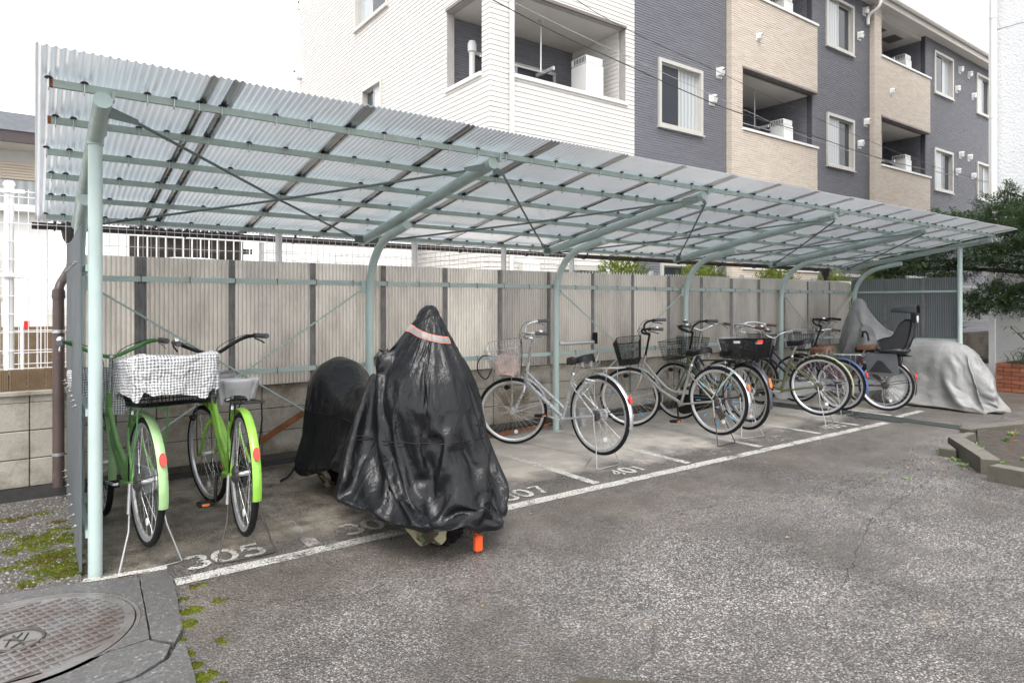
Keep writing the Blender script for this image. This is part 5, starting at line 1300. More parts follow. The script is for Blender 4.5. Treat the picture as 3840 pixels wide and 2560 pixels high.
bike('bicycle', 'bright lime green bicycle with black handlebar and grey cloth in its front basket', (.945, 3.84), (1.0, 5.06), M['p_lime'], .10, style='thick', bar_m='black', grip_m='grip', front_b='cover', rack='blackmetal', sad='greycloth', fend=M['f_lime'], steer=.22, case='black', bar_z=1.12, extra=ex_lime, pedal=-PI / 2)
def ex_silver(B, SM, R):
    mb = cloth_box((1.09, 0, .75), .23, .30, .15, .95, 33, sag=.05).xf(SM); mb.build('plastic_bag', M['bag'], B, 2)
    MB().tube(smooth_path([SM @ Vector((1.20, .16, .96)), SM @ Vector((1.30, .16, .99)), SM @ Vector((1.38, .15, .86)), SM @ Vector((1.30, .17, .72)), SM @ Vector((1.22, .17, .84))], 3), .006, 8).build('cable_lock', M['black'], B, True)
    MB().tube([(.12, .05, .62), (.05, .08, .66), (-.02, .05, .64), (.02, -.03, .63), (.1, -.05, .62)], .008, 8, closed=True).build('ring_lock', M['chrome'], B, True)
bike('bicycle', 'silver city bicycle with chrome wire basket holding a plastic bag', (3.945, 4.10), (3.86, 5.26), M['p_silver'], .09, style='twin', bar_m='chrome', front_b='wire', rack='chrome', fend='f_silver', steer=.80, extra=ex_silver, pedal=.25, bar_z=1.13, saddle_z=.86)
def ex_grey(B, SM, R):
    mb = MB()
    for k in range(3): mb.tube(smooth_path([(.02, .075, R + .02), (-.08, .06 + .004 * k, R + .12 + .02 * k), (-.20 - .02 * k, .03, R + .30)], 2), .004, 6)
    mb.build('green_cord', M['green'], B, True)
    MB().box((-.08, .078, R * .66), (.07, .02, .10), Matrix.Rotation(.6, 3, 'Y')).build('stand_pedal', M['dark_steel'], B)
bike('bicycle', 'champagne grey step-through bicycle with black mesh front basket and blue spoke beads', (5.53, 4.06), (5.47, 5.22), M['p_grey'], .08, style='curve', bar_m='black', front_b='mesh', rack='blackmetal', fend='f_silver', refl='orange', steer=.62, bead=True, extra=ex_grey, pedal=-PI / 2 - .1, case='black', saddle_z=.87, bar_z=1.13)
bike('bicycle', 'dark bicycle with long black mesh rear basket carrying a red tag', (6.05, 4.10), (6.30, 5.23), M['p_khaki'], .07, style='curve', bar_m='black', front_b='darkwire', rear_b='mesh', rack='blackmetal', fend=M['f_dark'], refl='orange', case='alu', steer=.35, saddle_z=.84, bar_z=1.13)
bike('bicycle', 'black bicycle with chrome handlebar and a white-labelled mesh rear basket, behind the red-tagged one', (6.55, 4.42), (6.85, 5.50), M['p_dark'], .05, style='curve', bar_m='chrome', front_b='darkwire', rear_b='mesh2', rack='blackmetal', fend=M['f_dark'], refl='orange', saddle_z=.82, bar_z=1.13, steer=-.2)
bike('bicycle', 'khaki step-through bicycle with round wire basket and brown grips', (7.40, 4.02), (7.14, 5.12), M['p_khaki'], .09, style='curve', bars='swept', bar_m='chrome', grip_m='brown_grip', front_b='round', rack=None, fend=M['f_khaki'], refl=None, steer=.1, saddle_z=.90, bar_z=1.10)
bike('bicycle', 'blue bicycle with blue rear fender and brown saddle behind the khaki one', (8.22, 4.22), (8.20, 5.30), M['p_blue'], .05, R=.32, style='curve', bar_m='chrome', front_b='darkwire', rack='chrome', fend=M['f_blue'], frontfend=False, sad='brownsad', refl='redrefl', saddle_z=.80, steer=-.2, bar_z=.99)
def ex_child(B, SM, R):
    zt = 2 * R + .07
    M['seatp'] = mat('child_seat_plastic', (.016, .0165, .019), .45, var=.15, vs_=12)
    M['seatg'] = mat('grey_guard', (.085, .088, .095), .5, var=.12, vs_=10)
    # seat shell: high side wings, open to the front
    prof = [(.18, .02), (.19, .14), (.10, .19), (-.02, .22), (-.09, .32), (-.14, .43), (-.22, .50), (-.30, .50), (-.315, .42), (-.28, .22), (-.22, .04), (-.16, -.0), (.1, -.01)]
    sh = MB()
    ring = lambda y, k: [(-.05 + (x + .05) * k, y, zt + .06 + .22 + (z - .22) * k) for x, z in prof]
    P = [ring(.125, .80), ring(.165, .93), ring(.178, 1.0), ring(.165, .985), ring(.15, .93)]
    for s_ in (1, -1):
        Q = [[(x, y * s_, z) for x, y, z in r_ + [r_[0]]] for r_ in P]; sh.grid(Q if s_ > 0 else [r_[::-1] for r_ in Q])
        sh.add([(x, .15 * s_, z) for x, y, z in ring(0, .93)], [tuple(range(13))[::s_]])
    bk = [(-.305, .46), (-.295, .42), (-.265, .22), (-.205, .05), (-.15, .01), (.1, .0), (.16, .03)]
    sh.grid([[(x, y, zt + .06 + z) for x, z in bk] for y in (-.17, -.08, 0, .08, .17)]); sh.grid([[(x + .03, y, zt + .085 + z) for x, z in bk][::-1] for y in (-.15, 0, .15)])
    cs = sh.build('child_seat', M['seatp'], B, True); cs.location = (-.075, 0, .2 * zt + .02); cs.scale = (.80, .80, .80)
    mb = MB()
    for k in range(6): z = zt + .2 + .06 * k; mb.tube([(-.225 - .012 * k, -.13, z), (-.235 - .012 * k, 0, z), (-.225 - .012 * k, .13, z)], .008, 6)
    mb.build('back_rib', M['black'], cs)
    MB().bbev((-.24, -.185, zt - .0), (.18, .185, zt + .10), .04).build('seat_base', M['seatp'], cs, True)
    # head rest visor
    P = []
    for i in range(11):
        a_ = PI * (i / 10); row = []
        for j in range(11):
            b_ = (j / 10) * PI * .5; row.append((-.36 + .36 * math.sin(b_) + .0, .17 * math.cos(a_) * (1 - .25 * math.sin(b_) ** 3), zt + .66 + .12 * math.sin(a_) ** .7 * math.cos(b_ * .85) + .02 * math.sin(b_)))
        P.append(row)
    MB().grid(P).grid([[(x, y * .93, z - .012) for x, y, z in r_][::-1] for r_ in P]).build('visor', M['seatp'], cs, 2)
    MB().bb((-.34, -.05, zt + .50), (-.27, .05, zt + .72)).build('visor_post', M['black'], cs)
    MB().lathe([(0, -.006), (.055, -.005), (.055, .005), (0, .006)], (-.37, .07, zt + .56), 'x', 18).build('round_reflector', M['whiterefl'], cs)
    for s in (-1, 1):
        pr = [(.24, zt + .03), (-.22, zt + .03), (-.26, zt - .30), (-.10, zt - .34), (.20, zt - .30)]
        MB().add([(x, s * .12, z) for x, z in pr] + [(x, s * .145, z) for x, z in pr], [(0, 1, 2, 3, 4), (9, 8, 7, 6, 5)] + [(k, (k + 1) % 5, (k + 1) % 5 + 5, k + 5) for k in range(5)]).build('leg_guard', M['seatg'], cs).location = (.13, 0, -.03)
        pr = [(.18, zt - .28), (-.17, zt - .28), (-.02, zt - .10), (.05, zt - .08)]
        MB().add([(x, s * .1475, z) for x, z in pr], [(0, 1, 2, 3)]).build('guard_recess', M['seatp'], cs).location = (.13, 0, -.03)
    # front child bar bag
    MB().tube(smooth_path([(.32, .10, .92), (.34, .09, 1.06), (.42, .05, 1.08), (.44, 0, .98)], 2), .016, 8).build('harness_bar', M['black'], cs, True)
bike('bicycle', 'maroon bicycle carrying a black child seat with visor over the rear wheel', (8.97, 4.02), (8.74, 5.12), M['p_brown'], 0.0, R=.33, style='curve', bar_m='black', grip_m='black', front_b='darkwire', rack='blackmetal', fend=M['p_brown'], sad='brownsad', refl='redrefl', stand=False, extra=ex_child, saddle_z=.86, bar_z=1.17)
bike('bicycle', 'red bicycle with white rear fender half hidden behind the child seat bicycle', (9.22, 4.16), (9.12, 5.25), M['p_red'], 0.0, R=.33, style='curve', bar_m='chrome', front_b='wire', rack='blackmetal', fend=M['f_white'], refl=None, saddle_z=.8, stand=True, bar_z=1.0)
bike('bicycle', 'small bicycle with black rear rack and red reflector behind the grey covered motorcycle', (11.0, 3.86), (10.95, 4.92), M['p_dark'], 0.0, R=.28, style='curve', bar_m='black', front_b=None, rack='blackmetal', fend='black', refl='redrefl', saddle_z=.70, bar_z=.85)
from mathutils import noise as mnoise
# ------------------------------------------------------------------ covered motorcycles
def lerp_tab(tab, x):
    if x <= tab[0][0]: return tab[0][1]
    for (a_, b_), (c_, d_) in zip(tab, tab[1:]):
        if x <= c_: f = (x - a_) / (c_ - a_); f = f * f * (3 - 2 * f); return b_ + (d_ - b_) * f
    return tab[-1][1]
def cover(cx, hw, y0, y1, ridge, body, hem, slack, frames, NU=150, NV=46, ridge_y=None, hemscale=1.0, seed=1, bend=.4, gath=.04, pleat=.04, crump=.03):
    """Drape a fitted cloth bag over a proxy body with a short cloth simulation; returns an MB-like mesh."""
    rr = random.Random(seed); ry0, ry1 = ridge_y
    def outline(u):
        # stadium outline, u in 0..1
        a_ = 2 * PI * u; c_, s_ = math.cos(a_), math.sin(a_)
        x = hw(0 if False else (y0 + y1) / 2 + (y1 - y0) / 2 * s_) * math.copysign(abs(c_) ** .55, c_)
        y = (y0 + y1) / 2 + (y1 - y0) / 2 * math.copysign(abs(s_) ** .85, s_)
        return x, y
    ph = [rr.uniform(0, 6.3) for _ in range(6)]
    V = []; 
    for j in range(NV + 1):
        v = j / NV
        for i in range(NU):
            u = i / NU; x, y = outline(u); yr = min(max(y, ry0), ry1); zr = lerp_tab(ridge, yr); xr = 0
            hz = hem(x, y)
            k = v; bul = slack * math.sin(PI * min(1, v * 1.05)) * (1 - .5 * v)
            px = x + (xr - x) * k; py = y + (yr - y) * k; pz = hz + (zr + .02 - hz) * (1 - (1 - k) ** 1.35)
            l = math.hypot(x, y - yr) + 1e-6; px += x / l * bul; py += (y - yr) / l * bul
            pl = math.sin(2 * PI * u * 10 + ph[2] + 1.1 * math.sin(2 * PI * u * 3 + ph[3])) + .55 * math.sin(2 * PI * u * 17 + ph[4] + 2 * v)
            px += x / l * pleat * pl * (1 - v) ** .7 * min(1, v * 6 + .35); py += (y - yr) / l * pleat * pl * (1 - v) ** .7 * min(1, v * 6 + .35)
            w = .010 * math.sin(2 * PI * u * 23 + ph[0]) + .008 * math.sin(2 * PI * u * 37 + ph[1] + 4 * v) + .006 * math.sin(2 * PI * u * 11 + 7 * v)
            px += x / l * w * (1 - v); py += (y - yr) / l * w * (1 - v)
            if j == 0:
                px *= (1 - gath * 2); g_ = gath * (1 if y < (y0 + y1) / 2 else -1) * min(1, abs(y - (y0 + y1) / 2) / ((y1 - y0) / 2)); py += g_
            if 0 < j < NV:
                q = Vector((px * 4, py * 4, pz * 3.2)); cr_ = (1 - abs(mnoise.noise(q)) * 2.2) * .6 + (1 - abs(mnoise.noise(q * 2.3)) * 2.2) * .4; px += x / l * crump * cr_; py += (y - yr) / l * crump * cr_; pz += crump * .5 * mnoise.noise(q * 1.7 + Vector((9, 3, 1)))
            V.append((cx + px, py, pz))
    F = [(j * NU + i, j * NU + (i + 1) % NU, (j + 1) * NU + (i + 1) % NU, (j + 1) * NU + i) for j in range(NV) for i in range(NU)]
    import bmesh
    me = bpy.data.meshes.new('cover_sim'); me.from_pydata(V, [], F)
    bm = bmesh.new(); bm.from_mesh(me); bmesh.ops.remove_doubles(bm, verts=bm.verts, dist=.004); bm.to_mesh(me); bm.free()
    me.update()
    hemset = {(round(q[0], 4), round(q[1], 4), round(q[2], 4)) for q in V[:NU]}
    ob = bpy.data.objects.new('cover_sim', me); COL.objects.link(ob)
    vg = ob.vertex_groups.new(name='pin'); idx = [q.index for q in me.vertices if (round(q.co.x, 4), round(q.co.y, 4), round(q.co.z, 4)) in hemset]
    vg.add(idx, 1.0, 'REPLACE')
    bo = bpy.data.objects.new('body_sim', body.mesh('body_sim', None)); COL.objects.link(bo)
    cm = bo.modifiers.new('c', 'COLLISION'); bo.collision.thickness_outer = .012; bo.collision.cloth_friction = 12
    md = ob.modifiers.new('cloth', 'CLOTH'); s = md.settings
    s.quality = 6; s.mass = .25; s.tension_stiffness = 12; s.compression_stiffness = 12; s.shear_stiffness = 4; s.bending_stiffness = bend; s.air_damping = 2; s.vertex_group_mass = 'pin'; s.pin_stiffness = 1
    s.tension_damping = 8; s.compression_damping = 8; s.shear_damping = 8
    md.collision_settings.collision_quality = 3; md.collision_settings.distance_min = .010; md.collision_settings.use_self_collision = False
    md.point_cache.frame_start = 1; md.point_cache.frame_end = frames + 1
    for f in range(1, frames + 1): sc.frame_set(f)
    dg = bpy.context.evaluated_depsgraph_get(); ev = ob.evaluated_get(dg); m2 = bpy.data.meshes.new_from_object(ev)
    sc.frame_set(1)
    bpy.data.objects.remove(ob); bpy.data.objects.remove(bo)
    # one level of smoothing subdivision, then a thin thickness
    o2 = bpy.data.objects.new('tmp', m2); COL.objects.link(o2); sb = o2.modifiers.new('s', 'SUBSURF'); sb.levels = 1; sb.render_levels = 1
    dg = bpy.context.evaluated_depsgraph_get(); m3 = bpy.data.meshes.new_from_object(o2.evaluated_get(dg)); bpy.data.objects.remove(o2)
    m3.polygons.foreach_set('use_smooth', [True] * len(m3.polygons)); m3.name = 'cover'
    return m3
def ellipsoid(mb, c, r_, n=14, m=9):
    return mb.add([(c[0] + r_[0] * math.cos(2 * PI * i / n) * math.sin(PI * j / m), c[1] + r_[1] * math.sin(2 * PI * i / n) * math.sin(PI * j / m), c[2] + r_[2] * math.cos(PI * j / m)) for j in range(m + 1) for i in range(n)],
                  [(j * n + i, (j + 1) * n + i, (j + 1) * n + (i + 1) % n, j * n + (i + 1) % n) for j in range(m) for i in range(n)])
t = NT('black_nylon'); p = t.obj()
dr = t.node('TexVoronoi', {'Vector': p, 'Scale': 130.0}); wet = t.mr(t.noise(p, 2.2, 4), .42, .6)
b_ = t.math('MULTIPLY', t.mr(dr.outputs['Distance'], 0, .3, 1, 0), wet)
wr = t.noise(t.node('Mapping', {'Vector': p, 'Scale': (1, 1, .45)}).outputs[0], 13, 5, .6, .6)
nn = t.bump(b_, .10, .004, t.bump(wr, .30, .05))
M['nylon'] = t.fin(t.bsdf(col=t.mix(t.noise(p, 4, 4), (.005, .0053, .006), (.010, .0105, .012)), rough=t.mr(t.noise(p, 3, 4), .3, .7, .11, .27), spec=.30, nrm=nn))
t = NT('silver_cover'); p = t.obj()
wr = t.noise(p, 9, 5, .6, .5)
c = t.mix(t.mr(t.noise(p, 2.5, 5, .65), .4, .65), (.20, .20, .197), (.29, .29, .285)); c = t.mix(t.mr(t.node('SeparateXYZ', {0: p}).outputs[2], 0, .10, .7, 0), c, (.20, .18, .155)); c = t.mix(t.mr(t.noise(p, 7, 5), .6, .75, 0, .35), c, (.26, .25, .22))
M['silvercover'] = t.fin(t.bsdf(col=c, rough=.55, metal=.15, nrm=t.bump(wr, .3, .04)))
t = NT('camo'); p = t.obj(); q = t.node('TexVoronoi', {'Vector': t.node('Mapping', {'Vector': p, 'Scale': (18, 12, 22)}).outputs[0], 'Scale': 1.0}, distance='MANHATTAN'); g = t.node('SeparateColor', {0: q.outputs['Color']}).outputs[0]
M['camo'] = t.fin(t.bsdf(col=t.ramp(g, [(0, (.04, .045, .025)), (.3, (.13, .14, .07)), (.5, (.30, .27, .17)), (.72, (.06, .035, .03)), (.9, (.22, .18, .10))], 'CONSTANT'), rough=.8))
M['redhem'] = mat('salmon_piping', (.42, .17, .12), .6); M['reflband'] = mat('grey_reflective_band', (.20, .20, .205), .5, .1)
M['orangetag'] = mat('orange_lock', (.78, .10, .02), .4)
def knobby(parent, loc, R, w=.06):
    mb = MB(); n = 48; mb.tube([((R - w) * math.cos(2 * PI * k / n), 0, (R - w) * math.sin(2 * PI * k / n)) for k in range(n)], w, 12, closed=True)
    o = mb.build('wheel', M['rubber'], parent, 2); o.location = loc; o.rotation_euler = (0, 0, PI / 2)
    kn = MB()
    for k in range(36):
        a_ = 2 * PI * k / 36; d = Vector((math.cos(a_), 0, math.sin(a_)))
        for y in ((-.036, .0, .036) if k % 2 else (-.018, .018)):
            rr_ = R - w + math.sqrt(max(0, w * w - y * y)) - .004; kn.box(d * (rr_ + .006) + Vector((0, y, 0)), (.014, .022, .03), Matrix.Rotation(-a_, 3, 'Y'))
    tag(kn.build('tread_knobs', M['rubber'], o), kind='stuff')
    MB().lathe([(R - 2 * w - .01, -.03), (R - 2 * w + .006, -.03), (R - 2 * w + .006, .03), (R - 2 * w - .01, .03)], axis='y', n=40).build('rim', M['dark_steel'], o, True)
    MB().lathe([(.06, -.05), (.06, .05)], axis='y', n=16).build('hub', M['dark_steel'], o)
    return o
# --- black one
MX = 1.91
body = MB()
body.lathe([(.29, .62), (.30, .80), (.25, .95), (.145, 1.12), (.06, 1.29), (.028, 1.35), (0, 1.38)], (MX + .02, 3.50, 0), n=16)
body.tube([(MX - .37, 3.66, .98), (MX - .2, 3.60, 1.04), (MX + .2, 3.60, 1.04), (MX + .39, 3.66, 1.0)], .045, 8)
ellipsoid(body, (MX, 3.95, .62), (.20, .36, .20)); ellipsoid(body, (MX, 4.45, .60), (.16, .45, .16)); ellipsoid(body, (MX - .01, 4.85, .74), (.22, .24, .22)); ellipsoid(body, (MX, 4.2, .40), (.20, .5, .22))
ellipsoid(body, (MX, 3.36, .31), (.11, .31, .31)); ellipsoid(body, (MX, 4.84, .31), (.12, .31, .31))
CM = wthing('covered_motorcycle', 'motorcycle under a wet black nylon cover with salmon reflective band', 'motorcycle', (MX, 4.1, 0))
cme = cover(MX, lambda y: lerp_tab([(3.0, .46), (3.7, .50), (4.2, .28), (4.6, .37), (5.3, .42)], y), 2.98, 5.13, [(3.3, 1.37), (3.5, 1.40), (3.62, 1.26), (3.9, .92), (4.2, .80), (4.5, .80), (4.7, .90), (4.88, .98), (5.05, .92)], body,
            lambda x, y: (.20 if x < 0 else .13) + .08 * max(0, min(1, (y - 3.2) / .5)) - .13 * max(0, min(1, (y - 4.3) / .4)), .05, 30, ridge_y=(3.48, 5.02), seed=3, gath=.02, bend=.05, NU=190, NV=60, pleat=.06, crump=.035)
cme.materials.append(M['nylon']); cvo = link('cover', cme, CM)
# reflective band: follow the cover surface by ray casting towards the axis
from mathutils.bvhtree import BVHTree
def bvh_of(me): return BVHTree.FromPolygons([q.co.copy() for q in me.vertices], [tuple(q.vertices) for q in me.polygons])
bt = bvh_of(cme)
def band(z_of, w, off, ax=(MX + .02, 3.50), a0=rad(150), a1=rad(300), n=60):
    P = [[], []]
    for i in range(n + 1):
        a_ = a0 + (a1 - a0) * i / n; d = Vector((math.cos(a_), math.sin(a_), 0))
        for k, dz in enumerate((-w / 2, w / 2)):
            zz = z_of(a_) + dz; o_ = Vector((ax[0], ax[1], zz)) + d * 1.2; h_ = bt.ray_cast(o_, -d)
            if h_[0] is None: return None
            P[k].append(h_[0] + d * off + Vector((0, 0, 0)))
    return MB().grid([list(q) for q in zip(*P)][::1])
zb_ = lambda a_: 1.225 - .045 * math.cos(a_ - rad(300))
for w, off, m, nm in ((.042, .004, 'redhem', 'band_edge'), (.026, .0065, 'reflband', 'reflective_band')):
    q = band(zb_, w, off)
    if q: q.build(nm, M[m], CM, 2)
def seam(fn, n=50, r_=.0028):
    pts = []
    for i in range(n + 1):
        o_, d = fn(i / n); h_ = bt.ray_cast(o_, d)
        if h_[0] is not None: pts.append(h_[0] - d * .0015)
    if len(pts) > 4: MB().tube(pts, r_, 5).build('seam', M['black'], CM, 2)
seam(lambda k: (Vector((MX - 1.0 + 2 * k * 1.0, 2.4, .62)), Vector((0, 1, 0))))
seam(lambda k: (Vector((MX + .25 - .18 * k, 2.4, .2 + 1.1 * k)), Vector((0, 1, 0))))
seam(lambda k: (Vector((MX - 1.5, 3.3 + 1.9 * k, .60)), Vector((1, 0, 0))))
knobby(CM, (MX, 3.36, .30), .30); knobby(CM, (MX, 4.84, .30), .30)
# camouflage inner cover hanging out round both tyres
for yc_, s in ((3.36, -1), (4.84, 1)):
    P = []
    for i in range(25):
        a_ = rad(115 + 125 * i / 24) if s < 0 else rad(60 + 140 * i / 24); row = []
        for j in range(6):
            k = j / 5; rx_, ry_ = .15 + .04 * k, .29 + .02 * k; row.append((MX + rx_ * math.cos(a_) * (1 + .1 * math.sin(5 * a_ + 3 * k)), yc_ + ry_ * math.sin(a_) * (1 + .06 * math.sin(7 * a_)), .07 + .13 * k + .035 * math.sin(3 * a_ + 1) + .015 * math.sin(9 * a_)))
        P.append(row)
    MB().grid(P).build('camouflage_lining', M['camo'], CM, 2)
MB().bbev((MX + .07, 3.05, .012), (MX + .12, 3.09, .105), .010).tube([(MX + .095, 3.07, .10), (MX + .08, 3.12, .14), (MX + .04, 3.17, .14)], .008, 8).build('disc_lock', M['orangetag'], CM)
MB().tube(smooth_path([(MX - .12, 5.15, .26), (MX - .22, 5.22, .12), (MX - .30, 5.2, .03), (MX - .36, 5.2, .012)], 2), .010, 6).build('strap', M['black'], CM)
# --- grey one
GX = 9.95
body = MB()
ellipsoid(body, (GX, 3.72, .62), (.17, .42, .26)); ellipsoid(body, (GX, 4.2, .62), (.16, .45, .25)); ellipsoid(body, (GX, 3.5, .35), (.2, .36, .3)); ellipsoid(body, (GX, 4.85, .35), (.16, .36, .3))
body.tube([(GX - .34, 4.62, 1.0), (GX + .34, 4.62, 1.0)], .05, 8); body.lathe([(.20, .5), (.19, 1.0), (.13, 1.2), (.06, 1.42), (0, 1.46)], (GX, 4.84, 0), n=14)
CG = wthing('covered_motorcycle', 'motorcycle under a dusty silver grey cover at the far end of the shelter', 'motorcycle', (GX, 4.1, 0))
cme = cover(GX, lambda y: .35, 3.0, 5.25, [(3.2, .80), (3.45, .88), (3.6, .92), (4.2, .90), (4.45, 1.02), (4.7, 1.38), (4.84, 1.48), (4.95, 1.42)], body, lambda x, y: .02, .08, 24, ridge_y=(3.5, 4.92), seed=8, gath=.02, NU=130, NV=42, bend=.06, pleat=.07, crump=.03)
cme.materials.append(M['silvercover']); link('cover', cme, CG)
knobby(CG, (GX, 3.5, .30), .29); knobby(CG, (GX, 4.85, .30), .29)
# ------------------------------------------------------------------ plants
def leaf_mat(name, stops, tr=.35):
    t = NT(name); ri = t.node('NewGeometry').outputs['Random Per Island']; p = t.pos()
    f = t.math('ADD', t.math('MULTIPLY', ri, .6), t.math('MULTIPLY', t.noise(p, 3, 3), .5))
    c = t.ramp(f, stops); d = t.bsdf(col=c, rough=.45, spec=.4); x = t.node('BsdfTranslucent', {'Color': c})
    return t.fin(t.node('MixShader', {0: tr, 1: d, 2: x}))
M['yew'] = leaf_mat('yew_leaf', [(0, (.013, .026, .013)), (.4, (.030, .058, .027)), (.75, (.07, .115, .046)), (1, (.16, .22, .08))])
M['thuja'] = leaf_mat('thuja_leaf', [(0, (.05, .08, .015)), (.4, (.11, .16, .025)), (.75, (.20, .25, .04)), (1, (.36, .38, .09))])
M['fatsia'] = leaf_mat('palmate_leaf', [(0, (.02, .05, .02)), (.6, (.05, .11, .04)), (1, (.09, .16, .06))])
M['weed'] = leaf_mat('weed_leaf', [(0, (.10, .18, .04)), (1, (.25, .38, .10))])
M['bark'] = mat('bark', (.06, .045, .035), .9, var=.3, vs_=12, bump=.5, bs=30, world=True)
def blade(mb, p, d, l, w, up, bend=.15):
    d = d.normalized(); s = d.cross(up)
    if s.length < 1e-3: s = d.orthogonal()
    s.normalize(); n = s.cross(d); m = p + d * l * .5 + n * bend * l * .3; e = p + d * l - n * bend * l * .2
    mb.add([p, m + s * w / 2, e, m - s * w / 2], [(0, 1, 2, 3)])
def spray(mb, p, d, L, nl, ll, lw, rr, flat=.6):
    # twig with leaves along it
    side = d.cross(Vector((0, 0, 1)));
    if side.length < 1e-3: side = Vector((1, 0, 0))
    side.normalize(); up = side.cross(d)
    for k in range(nl):
        t_ = k / nl; q = p + d * L * t_ + Vector((0, 0, -.06 * L * t_ * t_)); a_ = rr.uniform(0, 2 * PI)
        o = (side * math.cos(a_) + up * math.sin(a_) * flat); dd = (d * rr.uniform(.3, .9) + o).normalized()
        blade(mb, q, dd, ll * rr.uniform(.7, 1.2), lw * rr.uniform(.8, 1.2), up + side * rr.uniform(-.5, .5))
rr = random.Random(11)
tr = wthing('yew_tree', 'dark green yew-like tree reaching over the right end of the shelter roof', 'tree', (12.9, 3.55, .4))
tk = MB(); cw = MB()
tk.tube(smooth_path([(12.92, 3.45, .35), (12.90, 3.5, .9), (12.97, 3.48, 1.5), (12.9, 3.5, 2.1), (12.95, 3.55, 2.8), (12.9, 3.6, 3.1)], 2), [.085 - .0028 * k for k in range(22)][:22] if False else .07, 10)
def clump(c, r_, n):
    for _ in range(int(n * 2.1)):
        v = Vector((rr.gauss(0, 1), rr.gauss(0, 1), rr.gauss(0, 1))).normalized(); k = rr.random() ** .45
        q = Vector(c) + Vector((v.x * r_[0] * k, v.y * r_[1] * k, v.z * r_[2] * k)); d = (v + Vector((0, 0, .15)) + Vector((rr.uniform(-.6, .6), rr.uniform(-.6, .6), rr.uniform(-.3, .4)))).normalized()
        spray(cw, q, d, rr.uniform(.09, .18), 15, .050, .014, rr)
def limb(a_, b_, r_):
    a_, b_ = Vector(a_), Vector(b_); m = a_.lerp(b_, .5) + Vector((rr.uniform(-.05, .05), rr.uniform(-.05, .05), .06)); tk.tube(smooth_path([a_, m, b_], 2), r_, 7)
for b_, r_, n in (((12.5, 4.3, 2.62), (.30, .42, .20), 150), ((12.3, 4.75, 2.35), (.25, .40, .12), 110), ((12.2, 5.1, 2.12), (.24, .48, .15), 150), ((12.3, 5.35, 1.98), (.22, .35, .12), 90), ((12.3, 4.6, 2.75), (.22, .35, .14), 90), ((12.6, 4.6, 1.97), (.30, .45, .14), 130), ((12.4, 5.6, 2.02), (.25, .35, .10), 80),
                  ((12.7, 3.9, 2.75), (.30, .35, .22), 150), ((12.9, 3.6, 2.85), (.25, .30, .24), 110), ((12.5, 3.5, 2.6), (.35, .35, .30), 170), ((12.4, 3.2, 2.25), (.35, .35, .30), 170), ((12.5, 3.7, 2.15), (.35, .35, .22), 150), ((12.3, 4.1, 2.2), (.25, .30, .16), 110),
                  ((12.5, 3.9, 1.50), (.30, .36, .20), 150), ((12.5, 3.5, 1.45), (.30, .30, .22), 130), ((12.45, 4.2, 1.38), (.22, .25, .12), 70), ((12.6, 3.3, 1.8), (.3, .3, .25), 110), ((12.8, 4.05, 3.05), (.10, .28, .12), 40), ((12.8, 3.85, 3.2), (.08, .10, .14), 20), ((12.6, 2.8, 2.4), (.4, .4, .5), 160), ((12.7, 3.0, 2.8), (.3, .3, .3), 100)):
    limb((12.92, 3.52, min(2.9, b_[2] - .12)), b_, .014); clump(b_, r_, n)
tk.build('trunk', M['bark'], tr, True); cw.build('crown', M['yew'], tr)
# thuja shrubs between the fence and the apartment block
for i, (x, y, w, h, lb) in enumerate(((7.15, 7.0, .62, 2.08, 'wide leafy yellow-green shrub, nearest the middle of the fence'), (9.05, 7.0, .58, 2.08, 'second yellow-green shrub behind the fence, right of the widest one'), (11.25, 7.0, .60, 2.02, 'third yellow-green shrub behind the fence below the slate wall'), (13.3, 7.0, .55, 2.0, 'fourth yellow-green shrub behind the fence near the gutter end'), (15.3, 7.0, .6, 2.22, 'fifth yellow-green shrub above the right end panel'), (18.6, 7.0, .7, 2.1, 'yellowish shrub beyond the shelter between post and white building'))):
    th_ = wthing('thuja_shrub', lb, 'shrub', (x, y, 0), 'shrubs between fence and apartment block'); mb = MB(); r2 = random.Random(40 + i)
    for _ in range(1900):
        v = Vector((r2.gauss(0, 1), r2.gauss(0, 1), r2.gauss(0, 1))).normalized(); k = r2.random() ** .3
        hh = h / 2; e_ = 1 + .12 * math.sin(5 * math.atan2(v.y, v.x) + i) + .1 * math.sin(9 * v.z)
        q = Vector((x + v.x * w * k * e_, y + v.y * w * .8 * k * e_, hh + .12 + v.z * (hh - .14) * k * e_ ** .5))
        if q.z < 1.25 and r2.random() < .75: continue
        d = (v + Vector((0, 0, .7)) + Vector((r2.uniform(-.5, .5), r2.uniform(-.5, .5), r2.uniform(-.3, .3)))).normalized()
        spray(mb, q, d, r2.uniform(.08, .15), 12, .045, .018, r2, .3)
    mb.build('crown', M['thuja'], th_)
    MB().tube([(x, y, 0), (x, y, h * .7)], [.05, .02], 8).build('trunk', M['bark'], th_)
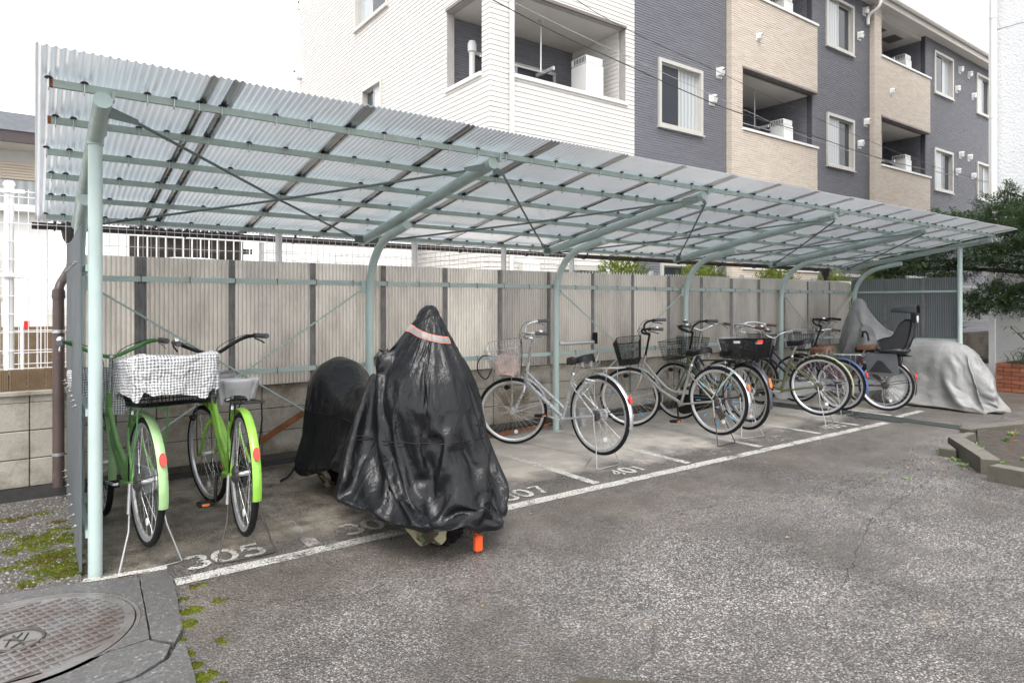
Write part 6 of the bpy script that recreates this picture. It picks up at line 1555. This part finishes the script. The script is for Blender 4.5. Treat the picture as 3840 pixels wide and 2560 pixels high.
# palmate shrub at the right edge
fs = wthing('palmate_shrub', 'shrub with long drooping finger leaves in the brick planter at the right edge', 'shrub', (12.5, 3.3, .4)); mb = MB(); sm_ = MB(); r2 = random.Random(9)
for _ in range(34):
    c = Vector((12.45 + r2.uniform(-.25, .35), 3.38 + r2.uniform(-.45, .33), r2.uniform(.50, 1.05))); sm_.tube([(12.6, 3.2, .4), c], .006, 5); w0 = r2.uniform(0, 6)
    for k in range(8):
        a_ = w0 + 2 * PI * k / 9; d = Vector((math.cos(a_), math.sin(a_), r2.uniform(-.5, .05))).normalized(); blade(mb, c, d, r2.uniform(.13, .24), .026, Vector((0, 0, 1)), .3)
for _ in range(120):
    c = Vector((12.46 + r2.uniform(-.05, .3), 3.3 + r2.uniform(-.4, .45), .42)); d = Vector((r2.uniform(-.7, .3), r2.uniform(-.6, .6), 1)).normalized(); blade(mb, c, d, r2.uniform(.12, .3), .008, Vector((1, 0, 0)), .5)
sm_.build('stem', M['bark'], fs); mb.build('foliage', M['fatsia'], fs)
# weeds at the kerb
for i, (x, y, z, s, lb) in enumerate(((6.62, 2.38, 0, .8, 'tiny weed at the foot of the slanting kerb stone, middle'), (6.45, 2.25, 0, 1, 'leafy weed at the foot of the slanting kerb stone, near end'), (6.92, 2.62, 0, .7, 'small weed at the far foot of the slanting kerb stone'), (7.0, 2.33, .05, 1.1, 'yellowish weed inside the bed against the slanting kerb'), (7.2, 2.42, .05, .8, 'little weed inside the bed behind the kerb corner'), (6.55, 2.03, .05, .9, 'weed in the soil at the near end of the slanting kerb'), (7.75, 2.32, .05, 1.2, 'bright weed in the soil near the far kerb'), (8.1, 2.4, .05, 1, 'small bright weed beside the low far kerb'), (6.9, 1.92, .05, 1.0, 'weed near the stone in the soil bed'), (5.6, 2.35, 0, .5, 'tiny weed in the asphalt left of the kerb'), (5.5, 2.5, 0, .45, 'tiniest weed in the asphalt left of the kerb'))):
    wd = wthing('weed', lb, 'weed', (x, y, z)); mb = MB(); r2 = random.Random(70 + i)
    for k in range(16):
        a_ = r2.uniform(0, 6.28); d = Vector((math.cos(a_), math.sin(a_), r2.uniform(.2, 1.0))).normalized(); b0 = Vector((x, y, z)) + Vector((math.cos(a_), math.sin(a_), 0)) * r2.uniform(0, .035) * s
        blade(mb, b0, d, .05 * s * r2.uniform(.6, 1.2), .022 * s, Vector((0, 0, 1)), .3)
    mb.build('leaves', M['weed'], wd)
ds = wthing('dry_stalk', 'thin reddish dry stalk standing in the soil bed', 'plant stalk', (7.15, 2.13, .05))
MB().tube([(7.15, 2.13, .03), (7.16, 2.12, .14), (7.19, 2.10, .24), (7.21, 2.11, .27)], .004, 5).build('stem', M['rust'], ds)
st_ = MB(); st_.lathe([(.0, -.02), (.05, -.01), (.055, .015), (.03, .04), (0, .045)], (6.72, 1.83, .06), n=7)
tag(st_.build('stone', M['kerb']), 'single fist-sized stone lying in the soil bed', 'stone')
# litter: leaves on the asphalt
mb = MB(); r2 = random.Random(8)
for k in range(70):
    x, y = (r2.uniform(5.9, 6.9), r2.uniform(2.1, 2.7)) if k < 45 else (r2.uniform(1, 6), r2.uniform(2, 3.6)); blade(mb, Vector((x, y, .008)), Vector((r2.uniform(-1, 1), r2.uniform(-1, 1), .1)), .03, .016, Vector((0, 0, 1)), .6)
M['litter'] = leaf_mat('dry_leaf', [(0, (.10, .05, .03)), (.6, (.28, .17, .08)), (1, (.5, .45, .3))], .1)
tag(mb.build('dry_leaves', M['litter']), 'scattered dry leaf bits by the kerb and on the asphalt', 'leaves', kind='stuff')
